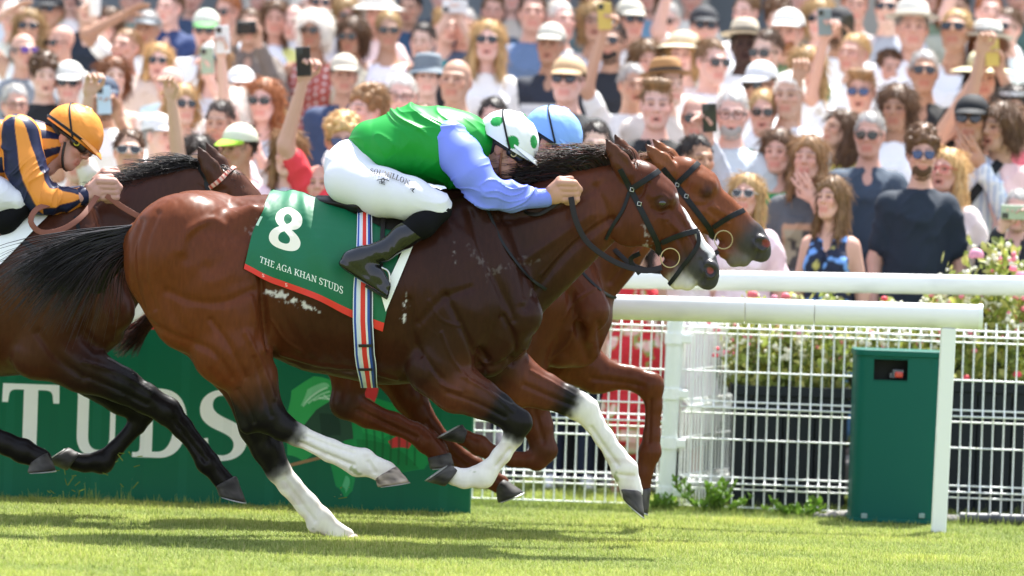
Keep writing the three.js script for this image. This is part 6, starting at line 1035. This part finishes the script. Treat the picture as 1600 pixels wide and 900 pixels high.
  if (o.phone) {
    const J = joints(o.pose, o.sex), j = o.phone.hand === 'L' ? J[1] : J[0], mid = o.phone.hand ? j.wr.clone().add(V(0.0, 0.1, 0.05)) : J[0].wr.clone().add(J[1].wr).multiplyScalar(0.5).add(V(0, 0.09, 0.05));
    const c = t.localToWorld(mid), g = thing(o.phone.kind ?? 'mobile_phone', o.phone.label, o.phone.cat ?? 'phone', c, 'phones and cups held up by spectators');
    const pm = mat(o.phone.col ?? [0.03, 0.03, 0.035], 0.3, { clearcoat: 0.5 }), put = (n, ge, m, par = g) => { const q = new THREE.Mesh(ge, m); q.name = n; q.castShadow = q.receiveShadow = true; par.add(q); return q; };
    if (o.phone.kind === 'paper_cup') { put('cup', lathe([[0.001, -0.06], [0.032, -0.06], [0.042, 0.05], [0.044, 0.052], [0.04, 0.05], [0.03, -0.055], [0.001, -0.055]], 24), mat([0.8, 0.8, 0.78], 0.6)); put('lid', lathe([[0.001, 0.06], [0.03, 0.06], [0.044, 0.05], [0.045, 0.044]], 24), mat([0.75, 0.75, 0.74], 0.4)); }
    else if (o.phone.kind === 'camera') { put('camera_body', box(0.12, 0.08, 0.05, 0, 0, 0, 0.012), mat([0.015, 0.015, 0.016], 0.5)); put('lens', new THREE.CylinderGeometry(0.034, 0.034, 0.07, 24).rotateX(Math.PI / 2).translate(0, 0, 0.055), mat([0.012, 0.012, 0.012], 0.3)); }
    else { put('phone_case', new RoundedBoxGeometry(0.078, 0.155, 0.01, 3, 0.0048), pm); put('camera_bump', new RoundedBoxGeometry(0.03, 0.034, 0.006, 2, 0.0028).translate(-0.018, 0.054, 0.006), mat([0.05, 0.05, 0.055], 0.2)); put('screen', new THREE.BoxGeometry(0.07, 0.145, 0.002).translate(0, 0, -0.0055), mat([0.01, 0.01, 0.012], 0.1)); }
    g.rotation.set(0.1, 0, o.phone.wide ? Math.PI / 2 : 0.08);
  }
  return t;
}
// face pixel u v, row | pose sex skin | hair colour | hat colour | glasses | garment colour | turn pitch | flags | label
const LIST = `
78 18 6|down m t|short dk|cap #20242c|dk|tee #15161a|-8 6||man in dark cap and black T-shirt behind the blond woman at top left
45 44 5|brow f l|long bl||dk|tank #f2f2ee|4 8||long-haired woman in white top shading her brow at far left
38 82 4|down m p|fringe gr||pu|tee #8c9096|14 4||balding man with purple tinted sunglasses and grey T-shirt
95 68 5|down m p|bald gr||dk|tee #e4e2de|-24 0||bald man with dark sunglasses turned left in a pale shirt
137 12 6|hold m l|short dk||dk|polo #1d2736|0 4|P:cup:white paper cup held by the man in navy polo|man in navy polo shirt holding a white cup
70 120 3|down m l|curly br|||tee #191b1e|6 0||teenager with tousled brown hair in a black T-shirt
108 130 3|down m p|short gr|cap #f4f1ea|dk|tee #f3f3f1|0 2||man in white cap and black sunglasses behind the orange cap
24 165 2|down m p|short gr||cl|tee #8d9097|10 0||grey-haired man with glasses above the orange striped shoulder
230 47 5|brow m t|short gr|visor #9aa0a4||tee #f6f6f4|-6 8||man in grey visor with one arm raised to shade his eyes
196 76 4|down m p|short lb|||tee #d9c7b8|-14 14||man looking up beside the raised arm of the visor man
265 14 6|down m p|short br|||jacket #2d3f6b|-18 4||man in blue jacket at the top edge
322 48 5|down m p|short gr|cap #eef2e2|dk|shirt #f1f2f4|-4 0|pk:#6fae6a|man in white cap with green peak
248 98 4|down f p|long bl||dk|tee #d7eef0|0 6||blond woman with dark sunglasses in pale aqua top
332 98 4|hold f p|long lb|cap #e9e9ea|dk|tank #c9cbd1|-18 0|pk:#24364f;P:green:green-backed phone of the woman in the white and navy cap|long-haired woman in white and navy cap holding a phone
377 138 3|down m p|short br|cap #f7f7f7||tee #e8dcd2|6 4||person in plain white cap below the man with the camera
163 156 2|phone m t|short dk|cap #3b4a60|pu|tee #f4f4f2|6 4|bd:br;P:pale:pale blue phone held in two hands by the navy cap man|bearded man in navy cap and violet sunglasses holding a phone
265 134 3|down m p|bald gr|||tee #efe4da|-6 4||bald man between the blond sunglasses women
178 122 3|down f l|bob re|||tank #d8b9a0|6 4||auburn-haired woman behind the navy cap
286 166 2|raiseL f l|bob bl||dk|tank #1b1b1e|12 4|P:white:pale phone raised by the blond woman in black|blond woman in black top raising one arm with a phone
343 194 1|down m t|short dk|||tee #f0e0e0|-8 0||dark-haired boy above the lime green cap
366 174 2|down f p|bob wh|||shirt #e6e3e8|-20 0||white-haired woman behind the dark-haired boy
372 234 0|down m t|short dk|cap #f1f6dc||tee #efd0d6|-26 0|pk:#a9d43a|man in white and lime green cap near the dark horse's ears
202 238 0|both f l|updo br||wf|tee #d9cfc6|4 4||woman with round dark glasses above the dark horse's mane
250 214 1|down m l|short gr|cap #fbfbfa||tee #cfc6b8|30 6||person in white cap turned right above the black mane
412 158 2|clap f p|long re||dk|tank #bfc3c9|-6 2||red-haired woman with sunglasses clapping in a grey dress
390 44 5|phone m l|short br|||jacket #7b716a|0 8|P:camera:black camera of the man in the brown jacket|man in brown-grey jacket with camera at his eye
490 48 5|bent f t|bob wh||dk|dress #b4594f|-10 2|pt:dots|woman in red and white dotted dress with sunglasses
458 36 6|down m p|fringe wh|||tee #d9dd8c|-8 0||white-haired man in yellow-green shirt
550 58 5|down f t|bob br||dk|tee #cfc6ae|-12 2||dark bobbed woman in beige jacket behind the navy polo
538 120 3|down m t|short br|cap #d8cfbd||polo #33415f|4 10||man in beige cap and slate navy polo looking up
607 48 5|cross f t|updo bl||dk|tank #f3eef5|4 2||blond woman with sunglasses and crossed arms in white top
588 22 6|down f p|bob wh|sunhat #f7f2ea||tee #f4dcd9|0 0|hb:#e8e2d6|woman in wide white sun hat at the top
627 152 2|down m p|short wh||cl|shirt #e6def0|-4 2||elderly white-haired person with glasses behind the green jersey
668 122 3|down f l|short dk|bucket #7c8891||tank #23252a|0 8||woman in grey bucket hat looking up
712 128 2|down m t|bald gr|||polo #d6d8d8|-8 6||bald man in light grey shirt above the green jersey
762 66 4|down f p|long bl||dk|tee #efece8|-4 4||long blond-haired woman in cream top with sunglasses
697 42 6|face f l|updo bl|||tank #1f8f94|14 2|P:white:white phone held sideways by the woman in teal:w|woman in teal top filming with a phone held sideways
536 222 0|raiseR m p|curly bl||bl|tee #df3d48|4 2|P:black:black phone held high on the bare arm of the red shirt man|man in red shirt with mirrored sunglasses holding one arm high
572 176 1|down m p|curly lb|||tee #f0eeec|-30 4||curly brown-haired person at the seat of the green jersey
497 290 0|down m p|bald wh|||tee #d7e2ea|0 4||pink bald head low behind the white breeches
502 8 6|down m p|short lb||dk|tee #cfd6e2|0 4||man with sunglasses at top left of centre
726 42 6|down m p|short gr|||tee #4d5a70|0 0||grey-haired man in slate shirt at top behind the blond
540 26 6|down f p|bob bl||dk|tee #ead8d0|6 0||fair woman with sunglasses behind the beige jacket
832 22 5|down m p|short br|||tee #62799c|0 6||tall man in blue-grey T-shirt left of the cream capped man
860 72 4|down m t|short gr|cap #d9d6c8||polo #262c38|-6 10|pt:halves|man in beige cap and navy and white striped polo
876 34 5|down m p|short wh|||tee #f3f3f3|14 4||white-haired man behind the beige capped man
887 128 2|down m p|short br|cap #d8b58a|dk|shirt #2a2d30|-6 4||man in tan cap and black sunglasses in a black shirt
930 36 5|down f t|bob bl||cl|tank #cdd0d8|-4 4||blond woman in grey tank top smiling
955 68 4|down m t|short dk||dk|tee #22252c|-8 4|bd:dk|man in dark T-shirt with black sunglasses and stubble
985 34 5|down m p|short br|cap #ddd9c8|dk|long #f3f1ee|10 6||man in beige cap and white long-sleeved shirt
1025 165 1|down m p|quiff lb|||shirt #191a1c|0 2|ex:s|smiling young man with brown hair in a black shirt
1067 88 4|clap f p|bob bl|sunhat #f2e3c4||tee #e9d9d5|-6 8|ex:o;hb:#d9c8a0|woman in broad straw hat calling out
1112 98 3|down m p|short lb||dk|tee #f6f6f5|14 0||big man with sunglasses and brown hair in white T-shirt
988 134 3|raiseR m t|short gr|||tee #dfe0e0|10 0|P:gold:yellow phone held up beside the black shirt man|grey-bearded man holding a phone up on a raised arm
1043 134 2.5|down m l|short br|straw #b98a55||tee #d9ccc0|20 4||person in brown straw hat behind the smiling young man
1087 186 1|hold m p|bald br||dk|shirt #b9bcc4|-4 2|P:black:black phone held up in front of the bald man|bald man with thin sunglasses holding a black phone
1143 180 1|down m p|short gr||cl|tee #c6cfd4|-4 0|bd:gr;ex:s|stout man with grey beard and glasses in pale grey T-shirt
1191 176 2|down f p|updo bl||dk|tank #1c8a46|-4 2|ex:s|short-haired blond woman with sunglasses in green top
1163 72 4|down m d|short dk|straw #e6d9c0||tee #f4f4f4|0 4||dark-skinned man in beige hat and white shirt
1197 84 3|down m l|short br||dk|tee #f2f4f2|-14 2||man with sunglasses at the shoulder of the dark-skinned man
1100 44 5|raiseR m p|short dk|cap #34363c|dk|tee #f0efee|4 4|P:white:pale phone lifted at the top edge by the dark capped man|man in dark cap lifting a phone at the top edge
1042 34 6|down m p|short gr||dk|tee #b9a9a4|-6 2||grey-haired man with sunglasses behind the white long sleeves
1165 20 6|down f p|updo lb|||tee #f1ecec|-16 0||fair woman at the top between the hats
1187 134 2.6|down m t|short br|cap #eceef0|dk|tee #f2f2f2|-18 0||person in white cap and sunglasses above the green top
1230 52 4|down m p|short re|cap #f5f3ee||tee #66805a|-8 4|bd:re|red-bearded man in white cap and green T-shirt
1310 46 5|hold m t|short dk|cap #2a2a2e|dk|tee #f1f2f2|-10 4|bd:br;P:black:small dark phone held by the man in the black cap|bearded man in dark cap holding a phone
1333 86 4|down m p|short bl|||tee #f6f6f6|-20 8|ex:c|fair young man with closed eyes in white T-shirt
1345 144 3|raiseR m p|quiff lb||bl|tee #f3f5f7|-8 2|ex:o;P:grey:grey phone held up left of the blue sunglasses man|young man in blue-lens sunglasses with open mouth
1425 46 4|down m p|short gr|straw #f1ece0||polo #f5f5f8|0 6|hb:#e4ddcc|man in white fedora and white open shirt
1443 114 3|cross m t|short gr||dk|polo #1d1e20|-4 4||grey-haired man in black polo with folded arms
1387 14 6|down m l|short br||dk|tee #a6aab2|-6 4||man with sunglasses in grey T-shirt at the top
1335 8 6|down m p|short re|||tee #d9d2d0|0 0||red-haired man at the top edge above the fair young man
1493 50 4|down f t|updo bl||dk|tank #e8ebf2|-10 14||woman with sunglasses looking up in pale striped top
1540 76 4|down f l|long re|straw #f6f2e6||tee #e9e4e0|-6 4|hb:#26282c|auburn woman in white straw hat with dark band
1535 122 3|face f t|long dk|sunhat #f0e4b8||tank #d9b9b0|4 0|hb:#e8d9a0;P:gold:gold phone held to the face of the straw hat woman|woman in yellow straw hat filming with both hands
1517 190 1|chin m t|short dk|cap #17181c|dk|shirt #dfe6f2|-6 4|pt:stripes;bag|man in black cap and striped shirt with a black shoulder strap
1585 172 2|raiseR f t|bob dk|band #f6f6f6||tank #e0707a|0 0||woman with white headband in coral top raising an arm
1358 212 1|down m p|short gr||dk|shirt #3c4a5a|-6 2||grey-haired man with sunglasses in slate blue button shirt
1440 242 0|down m p|curly br||bl|tee #1a2634|0 2|bd:br;k:.94|curly-haired bearded man in dark navy T-shirt at the rail
1262 250 0.4|chin f p|wavy lb|||tee #55585c|-10 6|ex:c;pt:print|long-haired person in grey printed T-shirt touching their chin
1298 312 -0.5|down f p|wavy lb|||dress #1c2a4a|-22 10|k:.9;pt:floral|woman with wavy hair in dark floral halter dress
1165 306 -0.2|down f p|long bl||wf|tee #f4dfe8|-6 6||blond woman in white framed sunglasses and pink top
1478 268 0.5|down f p|long bl||rd|tee #e9d9d6|-20 6|ex:o|fair-haired woman with red glasses behind the navy T-shirt
1312 204 2|raiseR f t|long br|||tee #ecd96a|-34 16||dark-haired woman in yellow top looking up in profile
1590 330 0|phone m p|short gr|||shirt #23262b|-10 0|P:pgreen:pale green phone held sideways at the right edge:w|man in black shirt filming with a pale green phone at right edge
1572 46 5|down m p|short br||dk|tee #e6eee8|-20 4|bd:dk|dark-bearded man with sunglasses at top right
1000 372 -0.6|down f t|long dk|||dress #c9202c|0 0|k:.86;pt:blooms|girl in red flowered dress hidden behind the horses' heads
850 300 0|down m t|short br|||tee #d8d8dc|0 0|navy|man in navy trousers hidden by the jockeys with legs behind the fence
905 322 -0.2|down m l|short br|||tee #e8e8ea|0 0|navy;sd|person in dark jeans and white trainers behind the mesh fence
955 330 0.2|down f p|long br|||tee #f0d8d8|0 0|sh|bare-legged person in shorts behind the mesh fence
1075 330 -0.2|down f p|long lb|||dress #f0e4e6|0 0||woman in pale dress between the horse's muzzle and the rail
1215 30 6|down f l|curly br|||tee #c9d2c4|-4 0||person with big curly brown hair at the top
1280 30 6|down f p|bob bl||dk|tee #e9eef4|-8 0||fair woman with sunglasses above the dark capped man
1405 20 7|down m p|short lb|||tee #c9cdd6|0 0||man at the top edge behind the white fedora
1495 14 7|down m t|short dk|||tee #b2b6a4|-10 0||dark-haired man at the top edge behind the upward-looking woman
1545 20 6|raiseR m p|short re|||tee #e9e4e4|4 4|P:white:white phone at the top right edge|red-haired man raising a phone at top right
480 12 7|down f p|bob wh|||tee #e5e5d9|0 0||white-haired woman at the top edge left of the sunglasses man
640 14 7|down m t|short dk|||tee #34506e|-6 0||dark-haired man in dark blue at the top edge left of centre
770 18 7|down m p|short lb|||tee #2e4a66|0 0||man in navy shirt at the top edge left of the tall man
930 4 7|down f p|long lb|||tee #4b6a70|0 0||long-haired woman at the top edge above the smiling blond
170 40 6|down f p|long br||dk|tee #d2dce4|-14 0||brown-haired woman with sunglasses beside the navy polo man
20 30 6|down m p|short wh|||tee #dfe0d4|0 0||white-haired man at the top left corner
355 20 6|down m p|short re||dk|tee #c8d4dc|-16 0||man with sunglasses behind the man in the white and green cap
430 30 6|down f p|long br|||tee #dfe4f0|0 0||brown-haired woman behind the man with the camera
660 66 5|down m l|short dk|||tee #23262c|-8 0||man in black shirt beneath the sideways phone
1010 96 4|down f p|bob lb|||tee #e4d8d8|6 0||brown bobbed woman between the dark T-shirt and the straw hat
1260 110 3|down f l|long bl|||tee #f0f1f2|-6 0||fair long-haired woman below the red-bearded man
1390 110 4|down m p|short br|||tee #eef0f3|6 0||man in white behind the shoulder of the black polo
1560 200 1|down f t|bob br|||tee #efc9c4|-30 0||person half hidden at the shoulder of the striped shirt
1232 150 2|down m l|short wh|||shirt #eef0f4|-10 0||white-haired man in white shirt above the grey printed T-shirt
1400 170 2|down f t|bob br|||tee #f2f3f4|-10 0||dark-haired woman below the folded arms
1090 250 0|down m t|short dk|||tee #b9c0cc|14 0||person behind the chestnut horse's ears
930 230 0|down m l|short dk|||tee #2b2e33|0 0||dark-haired person behind the leading horse's mane
1215 238 1|down f p|long br|||tank #20884a|-8 0||woman in green at the elbow of the pale grey T-shirt
660 200 1|down m p|short lb|||tee #dfe2e4|0 0||person hidden behind the arched green back
770 190 1|down m p|short dk|||tee #e4e4e8|0 0||person behind the white spotted cap
310 250 0|down f p|bob dk|||tee #e9dfd4|8 0||person behind the dark horse's poll
450 240 0|down f p|long lb|||tee #c7ccd4|-4 0||long-haired person in grey between the lime cap and the red shirt
120 250 0|down m p|short br|||tee #dfe6ea|0 0||person behind the striped jockey's cap
30 260 0|down m l|short dk|||tee #c9cdd2|0 0||person behind the striped jockey's back
8 -2 8|down m p|short br|||tee #dfe3e8|0 0||person cut off by the top edge in the far left corner
112 -6 8|down f p|long bl||dk|tee #f1e6e2|0 0||blond woman cut off by the top edge left of the white cup
205 2 8|down m p|short gr|||tee #6d8f86|0 0||grey-haired person in sage green at the top edge
300 -4 8|down m p|short dk|||tee #3b4b66|0 0||dark-haired person cut off by the top edge above the white and green cap
405 -2 8|down f p|bob wh|||tee #e9e4ea|0 0||white-haired woman cut off by the top edge above the camera
545 -4 8|down m p|short br|||tee #40506a|0 0||person cut off by the top edge above the beige jacket
690 -4 8|down m p|short br|||tee #27384f|0 0||person in dark blue cut off by the top edge above the sideways phone
800 -6 8|down f p|long br|||tee #c3b7a8|0 0||brown-haired woman cut off by the top edge beside the tall man
875 -4 8|down m p|short dk|||tee #4a4a50|0 0||dark-haired person cut off by the top edge above the white-haired man
1010 -6 8|down f p|bob lb|||tee #6f93a8|0 0||person cut off by the top edge above the white long sleeves
1080 -2 8|down m p|short wh|||tee #e5e0d2|0 0||white-haired person cut off by the top edge beside the dark capped man
1250 -6 8|down m p|short br|||tee #9a9284|0 0||person cut off by the top edge above the red-bearded man
1450 -4 8|down f p|long re|||tee #7c8a70|0 0||red-haired woman cut off by the top edge above the white fedora
1590 -2 8|down m p|short dk|||tee #4f6a64|0 0||dark-haired person cut off by the top right corner
`;
const FLORAL = (x, y, z) => { const n = noise(x * 26, y * 26, z * 26), m = noise(x * 22 + 9, y * 22, z * 22); return n > 0.3 ? [0.16, 0.34, 0.72] : m > 0.42 ? [0.45, 0.4, 0.12] : [0.012, 0.018, 0.045]; };
const PAT = {
  dots: (x, y, z) => { const q = 0.045, a = Math.round(x / q), b = Math.round(y / q + (a & 1) * 0.5); return Math.hypot(x - a * q, y - (b - (a & 1) * 0.5) * q) < 0.011 ? [0.75, 0.7, 0.66] : [0.4, 0.08, 0.06]; },
  halves: (x, y, z) => (y > 1.3 || Math.abs(x) > 0.16 ? [0.02, 0.025, 0.04] : Math.sin(y * 260) > 0.75 ? [0.5, 0.53, 0.6] : [0.78, 0.79, 0.8]),
  stripes: (x) => (Math.sin(x * 230) > 0.35 ? [0.4, 0.48, 0.66] : [0.76, 0.78, 0.82]),
  print: (x, y, z) => (z > 0.05 && Math.abs(x) < 0.11 && y > 1.08 && y < 1.3 ? (y > 1.27 || Math.abs(x) > 0.1 ? [0.4, 0.25, 0.16] : noise(x * 40, y * 40, 1) > 0.1 ? [0.3, 0.28, 0.2] : [0.05, 0.05, 0.05]) : [0.085, 0.09, 0.1]),
  floral: FLORAL,
  blooms: (x, y, z) => { const n = noise(x * 13 + 3, y * 13, z * 13); return n > 0.32 ? (noise(x * 30, y * 30, z * 30) > 0.1 ? [0.75, 0.6, 0.5] : [0.7, 0.4, 0.36]) : n > 0.24 ? [0.25, 0.3, 0.08] : [0.52, 0.015, 0.025]; },
};
const PH = { black: [0.015, 0.015, 0.018], white: [0.75, 0.75, 0.76], pale: [0.4, 0.55, 0.66], green: [0.3, 0.4, 0.3], pgreen: [0.42, 0.5, 0.38], gold: [0.6, 0.45, 0.12], grey: [0.2, 0.24, 0.27] };
for (const line of LIST.trim().split('\n')) {
  const [pos, bod, hair, hat, gl, top, turn, flags, label] = line.split('|'), [u, v, row] = pos.split(' ').map(Number), [pose, sex, skin] = bod.split(' '), [hs, hc] = hair.split(' '), [hk, hcol] = hat.split(' '), [style, col] = top.split(' '), [tu, pi] = turn.split(' ').map(Number);
  const o = { u, v, row, pose, sex, skin, hair: hs, hc, hat: hk || null, hatc: hcol, gl: gl || null, style, col, turn: tu * 1.6, pitch: pi, label };
  for (const f of flags.split(';')) {
    const [k, a, b, c] = f.split(':');
    if (k === 'P') o.phone = { col: PH[a], label: b, wide: c === 'w', hand: pose === 'hold' || pose === 'raiseL' ? 'L' : pose === 'raiseR' ? 'R' : null, ...(a === 'cup' ? { kind: 'paper_cup', cat: 'cup' } : a === 'camera' ? { kind: 'camera', cat: 'camera' } : {}) };
    if (k === 'bd') o.beard = a; if (k === 'pk') o.peakc = c3(a); if (k === 'hb') o.bandc = c3(a); if (k === 'ex') o.ex = a; if (k === 'pt') o.pattern = PAT[a]; if (k === 'k') o.k = +a; if (k === 'bag') o.bag = 1;
    if (k === 'navy') { o.leg = [0.012, 0.018, 0.045]; o.shoe = [0.02, 0.02, 0.022]; } if (k === 'sd') o.shoe = [0.7, 0.7, 0.7]; if (k === 'sh') o.shorts = 1;
  }
  if (!o.ex) { const r = rs(); o.ex = r < 0.25 ? 's' : r < 0.29 ? 'o' : ''; }
  person(o);
}
console.log('scales out of range', JSON.stringify(stats));
renderer.render(scene, camera);
